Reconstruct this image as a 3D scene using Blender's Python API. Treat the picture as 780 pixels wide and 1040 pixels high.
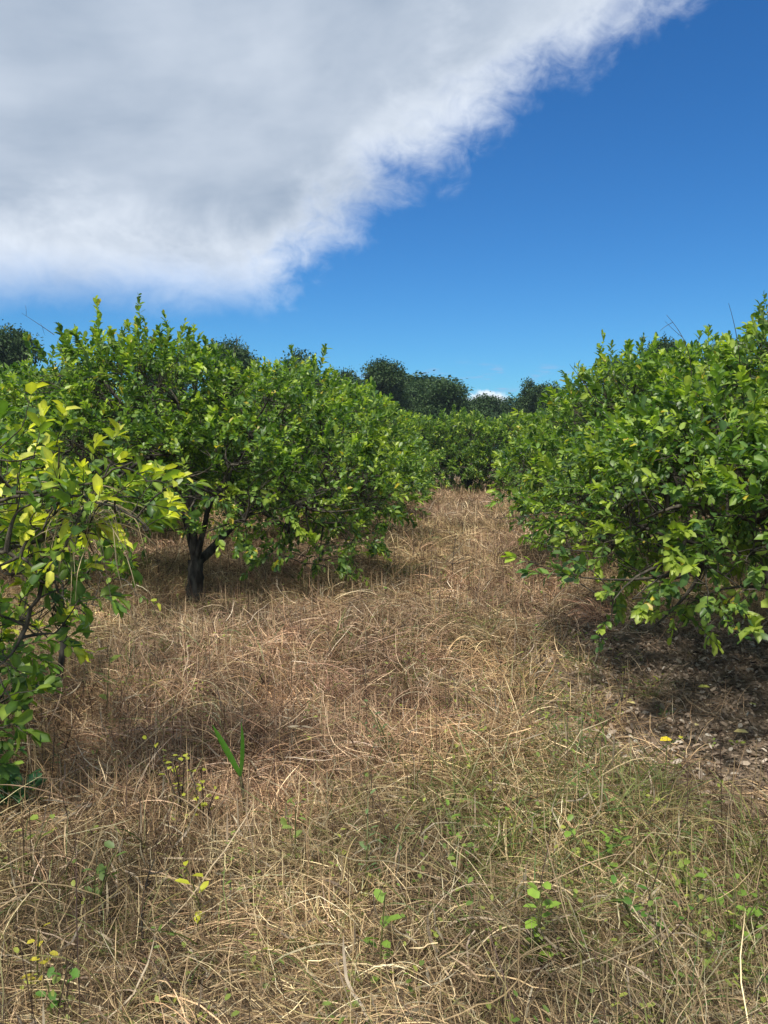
import bpy, math, random
import numpy as np
from mathutils import Vector

# ------------------------------------------------------------------ camera, sky, sun, exposure
scene = bpy.context.scene
for o in list(bpy.data.objects):
    bpy.data.objects.remove(o)
COL = scene.collection
R = math.radians

CAM_H = 1.55
PITCH = 4.76
cam_d = bpy.data.cameras.new("camera")
cam = bpy.data.objects.new("camera", cam_d)
COL.objects.link(cam)
cam_d.sensor_fit = 'VERTICAL'
cam_d.sensor_height = 36.0
cam_d.lens = 27.0
cam_d.clip_start = 0.05
cam_d.clip_end = 3000
cam.location = (0, 0, CAM_H)
cam.rotation_euler = (R(90 - PITCH), 0, 0)
scene.camera = cam

SUN_EL, SUN_AZ = 58.0, 196.0       # azimuth clockwise from +Y (the view direction)
sd = bpy.data.lights.new("sun", 'SUN')
sun = bpy.data.objects.new("sun", sd)
COL.objects.link(sun)
sd.energy = 3.5
sd.angle = R(6)
sd.color = (1.0, 0.93, 0.82)
sun.rotation_euler = (R(90 - SUN_EL), 0, R(180 - SUN_AZ))

scene.view_settings.view_transform = 'Standard'
scene.view_settings.look = 'None'
scene.view_settings.exposure = 0.65
scene.view_settings.gamma = 1.0
scene.view_settings.use_curve_mapping = False
scene.cycles.max_bounces = 7
scene.cycles.diffuse_bounces = 3
scene.cycles.glossy_bounces = 2
scene.cycles.transmission_bounces = 4
scene.cycles.transparent_max_bounces = 4
scene.cycles.volume_bounces = 0
scene.cycles.caustics_reflective = False
scene.cycles.caustics_refractive = False
scene.cycles.use_denoising = True
scene.cycles.sample_clamp_indirect = 4.0


def pix_dir(u, v):
    x = (u - 390) / 780.0
    z = (520 - v) / 780.0
    t = R(PITCH)
    return np.array([x, math.cos(t) + z * math.sin(t), -math.sin(t) + z * math.cos(t)])


def at(u, v, depth):
    """world point seen at photo pixel (u, v), depth metres along +Y"""
    d = pix_dir(u, v)
    return np.array([0, 0, CAM_H]) + d * (depth / d[1])


def on_ground(u, v, z=0.0):
    d = pix_dir(u, v)
    k = (z - CAM_H) / d[2]
    return np.array([0, 0, CAM_H]) + d * k


def build_world():
    w = bpy.data.worlds.new("World")
    scene.world = w
    w.use_nodes = True
    nt = w.node_tree
    N, L = nt.nodes, nt.links
    N.clear()

    def nd(t, **kw):
        n = N.new(t)
        for k, v in kw.items():
            setattr(n, k, v)
        return n

    def math_(op, a, b=None, clamp=False, c=None):
        n = nd('ShaderNodeMath', operation=op, use_clamp=clamp)
        for i, s in enumerate((a, b, c)):
            if s is None:
                continue
            if isinstance(s, (int, float)):
                n.inputs[i].default_value = s
            else:
                L.new(s, n.inputs[i])
        return n.outputs[0]

    def sstep(val, lo, hi):
        n = nd('ShaderNodeMapRange', interpolation_type='SMOOTHSTEP')
        L.new(val, n.inputs['Value'])
        n.inputs['From Min'].default_value = lo
        n.inputs['From Max'].default_value = hi
        return n.outputs[0]

    out = nd('ShaderNodeOutputWorld')
    sky = nd('ShaderNodeTexSky', sky_type='NISHITA')
    sky.sun_disc = False
    sky.sun_elevation = R(SUN_EL)
    sky.sun_rotation = R(SUN_AZ)
    sky.air_density = 1.0
    sky.dust_density = 0.5
    sky.ozone_density = 2.5
    hs = nd('ShaderNodeHueSaturation')
    hs.inputs['Hue'].default_value = 0.503
    hs.inputs['Saturation'].default_value = 1.22
    hs.inputs['Value'].default_value = 1.0
    L.new(sky.outputs[0], hs.inputs['Color'])
    tint = nd('ShaderNodeVectorMath', operation='MULTIPLY')
    L.new(hs.outputs[0], tint.inputs[0])
    tint.inputs[1].default_value = (0.42, 0.86, 1.15)
    bg = nd('ShaderNodeBackground')
    L.new(tint.outputs[0], bg.inputs[0])
    bg.inputs[1].default_value = 0.071

    tc = nd('ShaderNodeTexCoord')
    nrm = nd('ShaderNodeVectorMath', operation='NORMALIZE')
    L.new(tc.outputs['Generated'], nrm.inputs[0])
    D = nrm.outputs[0]
    sep = nd('ShaderNodeSeparateXYZ')
    L.new(D, sep.inputs[0])
    # flat cloud deck coordinates: x/z, y/z, so the cloud structure shrinks towards the horizon
    zz = math_('ADD', math_('MAXIMUM', sep.outputs[2], 0.0), 0.42)
    comb = nd('ShaderNodeCombineXYZ')
    L.new(math_('DIVIDE', sep.outputs[0], zz), comb.inputs[0])
    L.new(math_('DIVIDE', sep.outputs[1], zz), comb.inputs[1])

    def noise(scale, detail, rough, off=(0, 0, 0), stretch=(1, 1, 1), dist=0.0, rot=0.0, src=None):
        m = nd('ShaderNodeMapping')
        m.inputs['Location'].default_value = off
        m.inputs['Scale'].default_value = stretch
        m.inputs['Rotation'].default_value = (0, 0, rot)
        L.new(src or comb.outputs[0], m.inputs[0])
        n = nd('ShaderNodeTexNoise')
        n.inputs['Scale'].default_value = scale
        n.inputs['Detail'].default_value = detail
        n.inputs['Roughness'].default_value = rough
        n.inputs['Distortion'].default_value = dist
        L.new(m.outputs[0], n.inputs['Vector'])
        return n.outputs[0]

    def plane(u1, v1, u2, v2, inside):
        a, b = pix_dir(u1, v1), pix_dir(u2, v2)
        n = np.cross(a, b)
        n /= np.linalg.norm(n)
        if np.dot(n, pix_dir(*inside)) < 0:
            n = -n
        dot = nd('ShaderNodeVectorMath', operation='DOT_PRODUCT')
        L.new(D, dot.inputs[0])
        dot.inputs[1].default_value = tuple(n)
        return dot.outputs['Value']

    e1 = plane(305, 302, 690, -10, (100, 100))      # the long slanting edge
    e2 = plane(0, 303, 330, 318, (100, 100))        # the lower edge of the bank
    nb = noise(2.6, 2, 0.5, off=(3.1, 1.7, 0), src=D)
    nw = noise(7.5, 8, 0.60, off=(0.3, 8.2, 1.0), stretch=(1, 1, 1.5), dist=0.4, src=D)
    nf = noise(26.0, 6, 0.62, off=(5.3, 2.2, 0), stretch=(1, 1, 1.3), dist=0.5, src=D)
    wob = math_('ADD', math_('MULTIPLY', math_('SUBTRACT', nb, 0.5), 0.10), math_('MULTIPLY', math_('SUBTRACT', nw, 0.5), 0.14))
    wob = math_('ADD', wob, math_('MULTIPLY', math_('SUBTRACT', nf, 0.5), 0.075))
    smin = math_('SMOOTH_MIN', e1, e2, c=0.03)
    field = math_('SMOOTH_MIN', math_('ADD', math_('SUBTRACT', e1, 0.008), wob), math_('ADD', e2, math_('MULTIPLY', wob, 0.35)), c=0.03)
    mask = sstep(field, -0.02, 0.075)
    # brightness: thin sunlit rim white, thick middle grey, with lit and shaded billows
    depth = sstep(math_('ADD', smin, math_('MULTIPLY', math_('SUBTRACT', nw, 0.5), 0.26)), -0.02, 0.13)
    n2 = noise(1.5, 6, 0.55, off=(7.7, 4.1, 0), stretch=(0.8, 1.0, 1), dist=0.4, rot=0.35)
    r1 = noise(2.2, 6, 0.5, off=(1.2, 9.1, 0), stretch=(0.55, 1.1, 1), dist=0.3, rot=0.45)
    r2 = noise(2.2, 6, 0.5, off=(1.2 + 0.05, 9.1 + 0.10, 0), stretch=(0.55, 1.1, 1), dist=0.3, rot=0.45)
    relief = math_('SUBTRACT', r1, r2)
    r3 = noise(13, 6, 0.55, off=(2.2, 3.1, 0), src=D)
    r4 = noise(13, 6, 0.55, off=(2.2 + 0.12, 3.1, -0.2), src=D)
    grey = math_('MULTIPLY', depth, math_('ADD', 0.50, math_('MULTIPLY', sstep(n2, 0.32, 0.62), 0.45)))
    grey = math_('ADD', grey, math_('MULTIPLY', relief, 0.9))
    grey = math_('ADD', grey, math_('MULTIPLY', math_('SUBTRACT', r3, r4), 0.14), clamp=True)
    mixc = nd('ShaderNodeMix', data_type='RGBA')
    L.new(grey, mixc.inputs['Factor'])
    mixc.inputs['A'].default_value = (0.62, 0.66, 0.715, 1)
    mixc.inputs['B'].default_value = (0.225, 0.28, 0.36, 1)
    bgc = nd('ShaderNodeBackground')
    L.new(mixc.outputs['Result'], bgc.inputs[0])
    bgc.inputs[1].default_value = 1.0
    mx = nd('ShaderNodeMixShader')
    L.new(math_('MULTIPLY', mask, 0.97), mx.inputs[0])
    L.new(bg.outputs[0], mx.inputs[1])
    L.new(bgc.outputs[0], mx.inputs[2])

    # small far clouds low over the horizon: one bright cumulus head and thin grey shreds
    def blob(u, v, rad, sx=1.0):
        c = pix_dir(u, v)
        c /= np.linalg.norm(c)
        s = nd('ShaderNodeVectorMath', operation='SUBTRACT')
        L.new(D, s.inputs[0])
        s.inputs[1].default_value = tuple(c)
        m = nd('ShaderNodeVectorMath', operation='MULTIPLY')
        L.new(s.outputs[0], m.inputs[0])
        m.inputs[1].default_value = (1 / sx, 1 / sx, 1)
        ln = nd('ShaderNodeVectorMath', operation='LENGTH')
        L.new(m.outputs[0], ln.inputs[0])
        return math_('SUBTRACT', 1.0, math_('DIVIDE', ln.outputs['Value'], rad))
    tex = nd('ShaderNodeTexNoise')
    tex.inputs['Scale'].default_value = 55
    tex.inputs['Detail'].default_value = 5
    L.new(D, tex.inputs['Vector'])
    pf = math_('ADD', blob(490, 408, 0.015, 2.2), math_('MULTIPLY', math_('SUBTRACT', tex.outputs[0], 0.5), 1.6))
    pm = sstep(pf, 0.0, 0.45)
    bgp = nd('ShaderNodeBackground')
    bgp.inputs[0].default_value = (0.60, 0.66, 0.73, 1)
    mx2 = nd('ShaderNodeMixShader')
    L.new(pm, mx2.inputs[0])
    L.new(mx.outputs[0], mx2.inputs[1])
    L.new(bgp.outputs[0], mx2.inputs[2])
    mp = nd('ShaderNodeMapping')
    mp.inputs['Scale'].default_value = (14, 14, 75)
    L.new(D, mp.inputs[0])
    tx2 = nd('ShaderNodeTexNoise')
    tx2.inputs['Scale'].default_value = 1.6
    tx2.inputs['Detail'].default_value = 4
    L.new(mp.outputs[0], tx2.inputs['Vector'])
    band = math_('MULTIPLY', sstep(blob(475, 392, 0.035, 7.0), 0.0, 0.5), sstep(tx2.outputs[0], 0.52, 0.68))
    bgs = nd('ShaderNodeBackground')
    bgs.inputs[0].default_value = (0.22, 0.34, 0.52, 1)
    mx3 = nd('ShaderNodeMixShader')
    L.new(math_('MULTIPLY', band, 0.7), mx3.inputs[0])
    L.new(mx2.outputs[0], mx3.inputs[1])
    L.new(bgs.outputs[0], mx3.inputs[2])
    L.new(mx3.outputs[0], out.inputs[0])


build_world()

# ------------------------------------------------------------------ helpers
rng = np.random.default_rng(11)


def nrm(a):
    return a / np.maximum(np.linalg.norm(a, axis=-1, keepdims=True), 1e-9)


def mesh_np(name, V, faces, mat, col=None, smooth=True):
    """faces: list of int arrays (n, k)"""
    me = bpy.data.meshes.new(name)
    V = np.asarray(V, np.float32)
    me.vertices.add(len(V))
    me.vertices.foreach_set("co", V.ravel())
    faces = [np.asarray(f, np.int32) for f in faces if len(f)]
    loops = np.concatenate([f.ravel() for f in faces])
    tot = np.concatenate([np.full(len(f), f.shape[1], np.int32) for f in faces])
    start = np.concatenate([[0], np.cumsum(tot)[:-1]]).astype(np.int32)
    me.loops.add(len(loops))
    me.loops.foreach_set("vertex_index", loops)
    me.polygons.add(len(tot))
    me.polygons.foreach_set("loop_start", start)
    me.polygons.foreach_set("loop_total", tot)
    if smooth:
        me.polygons.foreach_set("use_smooth", np.ones(len(tot), bool))
    me.update(calc_edges=True)
    if col is not None:
        c = np.ones((len(V), 4), np.float32)
        c[:, :3] = col
        a = me.color_attributes.new("tone", 'FLOAT_COLOR', 'POINT')
        a.data.foreach_set("color", c.ravel())
    me.materials.append(mat)
    return me


def obj(name, me, parent=None, loc=(0, 0, 0), rz=0, scale=1.0):
    o = bpy.data.objects.new(name, me)
    COL.objects.link(o)
    o.parent = parent
    o.location = loc
    o.rotation_euler = (0, 0, rz)
    if np.isscalar(scale):
        scale = (scale,) * 3
    o.scale = scale
    return o


def tag(o, label=None, cat=None, group=None, kind=None):
    if label: o["label"] = label
    if cat: o["category"] = cat
    if group: o["group"] = group
    if kind: o["kind"] = kind
    return o


def batch_tubes(P, Rd, sides=5):
    """P (N,K,3) polylines, Rd (N,K) radii -> verts, quads"""
    P = np.asarray(P, float)
    N, K, _ = P.shape
    T = nrm(np.gradient(P, axis=1))
    ref = np.where(np.abs(T[:, :1, 2:3]) > 0.8, np.array([1.0, 0, 0]), np.array([0, 0, 1.0]))
    A = nrm(np.cross(T, np.broadcast_to(ref, T.shape)))
    B = np.cross(T, A)
    ang = np.arange(sides) * 2 * np.pi / sides
    V = P[:, :, None, :] + Rd[:, :, None, None] * (A[:, :, None, :] * np.cos(ang)[None, None, :, None] + B[:, :, None, :] * np.sin(ang)[None, None, :, None])
    idx = np.arange(N * K * sides).reshape(N, K, sides)
    a = idx[:, :-1, :]
    b = idx[:, 1:, :]
    q = np.stack([a, np.roll(a, -1, 2), np.roll(b, -1, 2), b], -1).reshape(-1, 4)
    return V.reshape(-1, 3), q


class Acc:
    def __init__(s):
        s.V, s.F, s.C, s.n = [], {}, [], 0

    def add(s, V, faces, col):
        V = np.asarray(V, float)
        for f in faces:
            if len(f):
                s.F.setdefault(f.shape[1], []).append(np.asarray(f) + s.n)
        c = np.broadcast_to(np.asarray(col, float), (len(V), 3)) if np.ndim(col) < 2 else col
        s.V.append(V); s.C.append(c); s.n += len(V)

    def mesh(s, name, mat, smooth=True):
        return mesh_np(name, np.concatenate(s.V), [np.concatenate(v) for v in s.F.values()], mat, np.concatenate(s.C), smooth)


def bezier(P0, P1, P2, K):
    t = np.linspace(0, 1, K)[None, :, None]
    return (1 - t) ** 2 * P0[:, None] + 2 * t * (1 - t) * P1[:, None] + t ** 2 * P2[:, None]


def leaves_np(P, D, U, Ln, Wd, fold, curl, simple=False, shape='oval'):
    """P base, D direction, U approx normal; returns verts, [tris, quads], verts per leaf"""
    D = nrm(D)
    S = nrm(np.cross(D, U))
    Nn = nrm(np.cross(S, D))
    N = len(P)
    if simple:
        tmpl = [(0, 0), (0.5, -1), (0.5, 1), (1, 0)]
        V = np.zeros((N, 4, 3))
        for i, (t, s) in enumerate(tmpl):
            V[:, i] = P + D * (t * Ln)[:, None] + S * (s * 0.5 * Wd)[:, None] + Nn * ((abs(s) * fold * 0.5 * Wd) - curl * Ln * t * t)[:, None]
        b = np.arange(N)[:, None] * 4
        tr = np.concatenate([b + [[0, 3, 1]], b + [[0, 2, 3]]])
        return V.reshape(-1, 3), [tr], 4
    if shape == 'oval':
        t1, w1, t2, w2 = 0.26, 0.84, 0.74, 0.90
    else:
        t1, w1, t2, w2 = 0.30, 1.0, 0.65, 0.6
    tm = [(0, 0), (t1, -w1), (t1, 0), (t1, w1), (t2, -w2), (t2, 0), (t2, w2), (1, 0)]
    V = np.zeros((N, 8, 3))
    for i, (t, s) in enumerate(tm):
        V[:, i] = P + D * (t * Ln)[:, None] + S * (s * 0.5 * Wd)[:, None] + Nn * ((abs(s) * fold * 0.5 * Wd) - curl * Ln * t * t)[:, None]
    b = np.arange(N)[:, None] * 8
    tr = np.concatenate([b + [[0, 2, 1]], b + [[0, 3, 2]], b + [[4, 5, 7]], b + [[5, 6, 7]]])
    qd = np.concatenate([b + [[1, 2, 5, 4]], b + [[2, 3, 6, 5]]])
    return V.reshape(-1, 3), [tr, qd], 8


def vnoise(x, y, seed=0, f=1.0):
    """smooth pseudo-noise of position, about -1..1"""
    r = np.random.default_rng(seed)
    out = 0
    for k in range(7):
        a = r.uniform(0, 2 * np.pi)
        w = f * r.uniform(0.6, 1.8)
        out = out + np.sin((x * np.cos(a) + y * np.sin(a)) * w + r.uniform(0, 6.28))
    return out / 3.6


def ground_h(x, y):
    near = np.clip((60 - np.abs(y)) / 30, 0, 1)
    return near * (0.035 * vnoise(x, y, 5, 0.8) + 0.012 * vnoise(x, y, 6, 4.0))


# ------------------------------------------------------------------ materials
def new_mat(name):
    m = bpy.data.materials.new(name)
    m.use_nodes = True
    m.node_tree.nodes.clear()
    return m, m.node_tree.nodes, m.node_tree.links


def leaf_mat(name, rough=0.42, transl=0.35, spec=0.5, tcol=(1.25, 1.35, 0.5)):
    m, N, L = new_mat(name)
    out = N.new('ShaderNodeOutputMaterial')
    at_ = N.new('ShaderNodeAttribute'); at_.attribute_name = "tone"
    tx = N.new('ShaderNodeTexNoise'); tx.inputs['Scale'].default_value = 45; tx.inputs['Detail'].default_value = 2
    tco = N.new('ShaderNodeTexCoord'); L.new(tco.outputs['Object'], tx.inputs['Vector'])
    mr = N.new('ShaderNodeMapRange'); mr.inputs['To Min'].default_value = 0.72; mr.inputs['To Max'].default_value = 1.28
    L.new(tx.outputs[0], mr.inputs[0])
    mul = N.new('ShaderNodeVectorMath'); mul.operation = 'SCALE'
    L.new(at_.outputs['Color'], mul.inputs[0]); L.new(mr.outputs[0], mul.inputs['Scale'])
    p = N.new('ShaderNodeBsdfPrincipled')
    p.inputs['Roughness'].default_value = rough
    p.inputs['Specular IOR Level'].default_value = spec
    L.new(mul.outputs[0], p.inputs['Base Color'])
    tr = N.new('ShaderNodeBsdfTranslucent')
    tm = N.new('ShaderNodeVectorMath'); tm.operation = 'MULTIPLY'
    tm.inputs[1].default_value = tcol
    L.new(mul.outputs[0], tm.inputs[0]); L.new(tm.outputs[0], tr.inputs[0])
    mx = N.new('ShaderNodeMixShader'); mx.inputs[0].default_value = transl
    L.new(p.outputs[0], mx.inputs[1]); L.new(tr.outputs[0], mx.inputs[2]); L.new(mx.outputs[0], out.inputs[0])
    return m


def bark_mat(name, c1, c2, scale=18):
    m, N, L = new_mat(name)
    out = N.new('ShaderNodeOutputMaterial')
    p = N.new('ShaderNodeBsdfPrincipled'); p.inputs['Roughness'].default_value = 0.85
    tco = N.new('ShaderNodeTexCoord')
    mp = N.new('ShaderNodeMapping'); mp.inputs['Scale'].default_value = (1, 1, 0.35)
    L.new(tco.outputs['Object'], mp.inputs[0])
    tx = N.new('ShaderNodeTexNoise'); tx.inputs['Scale'].default_value = scale; tx.inputs['Detail'].default_value = 6
    L.new(mp.outputs[0], tx.inputs['Vector'])
    cr = N.new('ShaderNodeValToRGB')
    cr.color_ramp.elements[0].position = 0.42; cr.color_ramp.elements[0].color = (*c1, 1)
    cr.color_ramp.elements[1].position = 0.66; cr.color_ramp.elements[1].color = (*c2, 1)
    L.new(tx.outputs[0], cr.inputs[0]); L.new(cr.outputs[0], p.inputs['Base Color'])
    bp = N.new('ShaderNodeBump'); bp.inputs['Strength'].default_value = 1.0; bp.inputs['Distance'].default_value = 0.03
    L.new(tx.outputs[0], bp.inputs['Height']); L.new(bp.outputs[0], p.inputs['Normal'])
    L.new(p.outputs[0], out.inputs[0])
    return m


M_LEAF = leaf_mat("citrus_leaf", 0.42, 0.42)
M_FAR = leaf_mat("far_leaf", 0.6, 0.15, 0.3, (0.9, 1.2, 0.7))
M_WEED = leaf_mat("weed_leaf", 0.5, 0.35)
M_STRAW = leaf_mat("straw", 0.6, 0.18, 0.25, (1.1, 1.0, 0.8))
M_LITTER = leaf_mat("litter", 0.75, 0.05, 0.2, (1, 1, 1))
M_BARK = bark_mat("bark", (0.014, 0.012, 0.010), (0.10, 0.092, 0.078))
M_TWIG = bark_mat("twig_bark", (0.030, 0.026, 0.018), (0.10, 0.088, 0.065), 30)
M_PALE = bark_mat("pale_wood", (0.26, 0.23, 0.18), (0.42, 0.38, 0.31), 30)
M_FRUIT = leaf_mat("lime_skin", 0.35, 0.0, 0.5)


def ground_mat():
    m, N, L = new_mat("soil")
    out = N.new('ShaderNodeOutputMaterial')
    p = N.new('ShaderNodeBsdfPrincipled'); p.inputs['Roughness'].default_value = 0.95
    p.inputs['Specular IOR Level'].default_value = 0.15
    tco = N.new('ShaderNodeTexCoord')
    tx = N.new('ShaderNodeTexNoise'); tx.inputs['Scale'].default_value = 9; tx.inputs['Detail'].default_value = 10; tx.inputs['Roughness'].default_value = 0.65
    L.new(tco.outputs['Object'], tx.inputs['Vector'])
    cr = N.new('ShaderNodeValToRGB')
    e = cr.color_ramp.elements
    e[0].position = 0.30; e[0].color = (0.085, 0.062, 0.044, 1)
    e[1].position = 0.72; e[1].color = (0.26, 0.205, 0.15, 1)
    L.new(tx.outputs[0], cr.inputs[0])
    # moss green stain patches
    t2 = N.new('ShaderNodeTexNoise'); t2.inputs['Scale'].default_value = 1.1; t2.inputs['Detail'].default_value = 5
    L.new(tco.outputs['Object'], t2.inputs['Vector'])
    mr = N.new('ShaderNodeMapRange'); mr.inputs['From Min'].default_value = 0.56; mr.inputs['From Max'].default_value = 0.66
    mr.inputs['To Max'].default_value = 0.5
    L.new(t2.outputs[0], mr.inputs[0])
    mx = N.new('ShaderNodeMix'); mx.data_type = 'RGBA'
    L.new(mr.outputs[0], mx.inputs['Factor']); L.new(cr.outputs[0], mx.inputs['A'])
    mx.inputs['B'].default_value = (0.055, 0.058, 0.018, 1)
    L.new(mx.outputs['Result'], p.inputs['Base Color'])
    bp = N.new('ShaderNodeBump'); bp.inputs['Strength'].default_value = 0.9; bp.inputs['Distance'].default_value = 0.03
    L.new(tx.outputs[0], bp.inputs['Height']); L.new(bp.outputs[0], p.inputs['Normal'])
    L.new(p.outputs[0], out.inputs[0])
    return m


# ------------------------------------------------------------------ ground: one sheet to the horizon
def build_ground():
    def axis(fine_lo, fine_hi, step, far):
        a = list(np.arange(fine_lo, fine_hi + 1e-6, step))
        s, v = step, fine_hi
        while v < far:
            s *= 1.35; v += s; a.append(v)
        s, v = step, fine_lo
        pre = []
        while v > -far:
            s *= 1.35; v -= s; pre.append(v)
        return np.array(pre[::-1] + a)
    xs, ys = axis(-9, 9, 0.12, 1500), axis(0, 14, 0.12, 1500)
    X, Y = np.meshgrid(xs, ys)
    Z = ground_h(X, Y)
    idx = np.arange(X.size).reshape(X.shape)
    q = np.stack([idx[:-1, :-1], idx[:-1, 1:], idx[1:, 1:], idx[1:, :-1]], -1).reshape(-1, 4)
    me = mesh_np("ground", np.stack([X, Y, Z], -1).reshape(-1, 3), [q], ground_mat())
    tag(obj("ground", me), kind='structure')


build_ground()

# ------------------------------------------------------------------ dry grass
TREES_L = [(-1.93, 7.7), (-1.45, 12.0), (-1.0, 16.3), (-0.75, 20.6)]
TREES_R = [(2.55, 4.95), (3.35, 9.2), (4.1, 13.5), (4.95, 17.6), (5.9, 21.5)]


def litter_mask(x, y):
    """1 inside the bare, leaf-strewn patch under the right-hand tree"""
    wob = 0.22 * vnoise(x, y, 31, 3.0) + 0.10 * vnoise(x, y, 32, 9.0)
    d = np.sqrt(((x - 3.25) / 2.4) ** 2 + ((y - 4.7) / 2.4) ** 2) + wob
    return np.clip((1.14 - d) / 0.36, 0, 1)


def lane_x(y):
    return 0.35 + 0.10 * (y - 3)


def mat_height(x, y):
    h = 0.125 + 0.075 * vnoise(x, y, 41, 1.6) + 0.05 * vnoise(x, y, 42, 4.5)
    # a swell of lodged grass in the middle distance
    h = h - 0.05 * np.exp(-((x + 1.9) / 0.9) ** 2 - ((y - 7.0) / 0.9) ** 2)
    h = h + 0.17 * np.exp(-((x - 0.25) / 1.1) ** 2 - ((y - 5.6) / 1.5) ** 2)
    h = h + 0.10 * np.exp(-((x - 0.7) / 0.7) ** 2 - ((y - 3.5) / 0.5) ** 2)
    h = h + 0.07 * vnoise(x, y, 43, 10.0)
    # thin, short growth round the bare patch and round the palm seedling
    dd = np.sqrt(((x - 3.2) / 2.5) ** 2 + ((y - 4.3) / 2.85) ** 2)
    h = h * (1 - 0.72 * np.clip((1.12 - dd) / 0.25, 0, 1))
    h = h * (1 - 0.8 * np.exp(-((x + 0.60) / 0.28) ** 4 - ((y - 2.95) / 0.5) ** 4))
    return np.clip(h, 0.028, 0.6)


def sample_wedge(dens0, d0, d1, knee=3.5, power=1.5, r=rng, margin=1.3, cap=None):
    """random ground points in what the camera sees, thinning with distance"""
    out = []
    step = 0.25
    d = d0
    while d < d1:
        w = 2 * (0.53 * d + margin)
        den = dens0 * min(1.0, (knee / max(d, 0.1)) ** power)
        n = r.poisson(den * w * step)
        x = r.uniform(-w / 2, w / 2, n)
        y = r.uniform(d, d + step, n)
        out.append(np.stack([x, y], -1))
        d += step
    return np.concatenate(out)


def ribbons(P0, az, el, Ln, W, bend, twist, segs, r, kink=0.5, floor=0.008, droop=None):
    """blades: start, azimuth, elevation, length, width, total elevation change -> (N,segs+1) ribbon"""
    N = len(P0)
    pts = np.zeros((N, segs + 1, 3)); pts[:, 0] = P0
    a, e = az.copy(), el.copy()
    st = (Ln / segs)
    kk = r.integers(1, segs, N)
    ka = r.normal(0, 1, N) * kink
    for i in range(segs):
        a = a + r.normal(0, 1, N) * twist + np.where(kk == i, ka, 0)
        e = e - bend / segs + np.where(kk == i, -np.abs(ka) * 0.3, 0)
        e = np.clip(e, -1.35, 1.55)
        dvec = np.stack([np.cos(e) * np.cos(a), np.cos(e) * np.sin(a), np.sin(e)], -1)
        pts[:, i + 1] = pts[:, i] + dvec * st[:, None]
        g = ground_h(pts[:, i + 1, 0], pts[:, i + 1, 1]) + floor + r.uniform(0, 0.02, N)
        low = pts[:, i + 1, 2] < g
        pts[low, i + 1, 2] = g[low]
        e = np.where(low & (e < 0), 0.0, e)
    T = nrm(np.gradient(pts, axis=1))
    rv = nrm(r.normal(0, 1, (N, 1, 3)))
    S = nrm(np.cross(T, np.broadcast_to(rv, T.shape)))
    prof = np.ones(segs + 1); prof[0] = 0.8; prof[-1] = 0.15; prof[-2] = 0.75
    off = S * (W[:, None] * prof[None, :] * 0.5)[:, :, None]
    V = np.stack([pts - off, pts + off], 2)            # N, K, 2, 3
    idx = np.arange(N * (segs + 1) * 2).reshape(N, segs + 1, 2)
    q = np.stack([idx[:, :-1, 0], idx[:, :-1, 1], idx[:, 1:, 1], idx[:, 1:, 0]], -1).reshape(-1, 4)
    return V.reshape(-1, 3), q, (segs + 1) * 2


STRAW = np.array([
    (0.40, 0.29, 0.19), (0.33, 0.225, 0.15), (0.50, 0.38, 0.26), (0.24, 0.155, 0.108),
    (0.13, 0.085, 0.062), (0.62, 0.51, 0.36), (0.36, 0.30, 0.16), (0.07, 0.048, 0.036), (0.52, 0.47, 0.39), (0.20, 0.20, 0.10)])
STRAW_W = np.array([.18, .18, .13, .14, .12, .07, .05, .06, .04, .03])


def straw_colour(x, y, r):
    N = len(x)
    c = STRAW[r.choice(len(STRAW), N, p=STRAW_W / STRAW_W.sum())]
    pink = np.clip(0.5 + 0.6 * vnoise(x, y, 51, 1.1) + 0.5 * np.exp(-((x - 0.1) / 1.2) ** 2 - ((y - 5.2) / 2.2) ** 2), 0, 1)
    yel = np.clip(0.35 + 0.7 * vnoise(x, y, 52, 1.5) + 0.5 * np.exp(-((y - 2.4) / 0.9) ** 2), 0, 1)
    k = np.stack([1.13 + 0.05 * pink, 1.11 - 0.05 * pink + 0.03 * yel, 1.03 - 0.05 * pink - 0.16 * yel], -1)
    patch = 1 + 0.26 * vnoise(x, y, 53, 4.0) + 0.20 * vnoise(x, y, 54, 12.0)
    c = c * k * r.uniform(0.7, 1.2, (N, 1)) * patch[:, None]
    lum = c.mean(1, keepdims=True)
    c = c + (lum * np.array([1.06, 1.0, 0.88]) - c) * (0.04 + 0.12 * np.clip((3.6 - y) / 1.5, 0, 1))[:, None]
    return c * (np.clip(lum, 0.03, 0.7) / 0.26) ** 0.30 * 0.95


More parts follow.
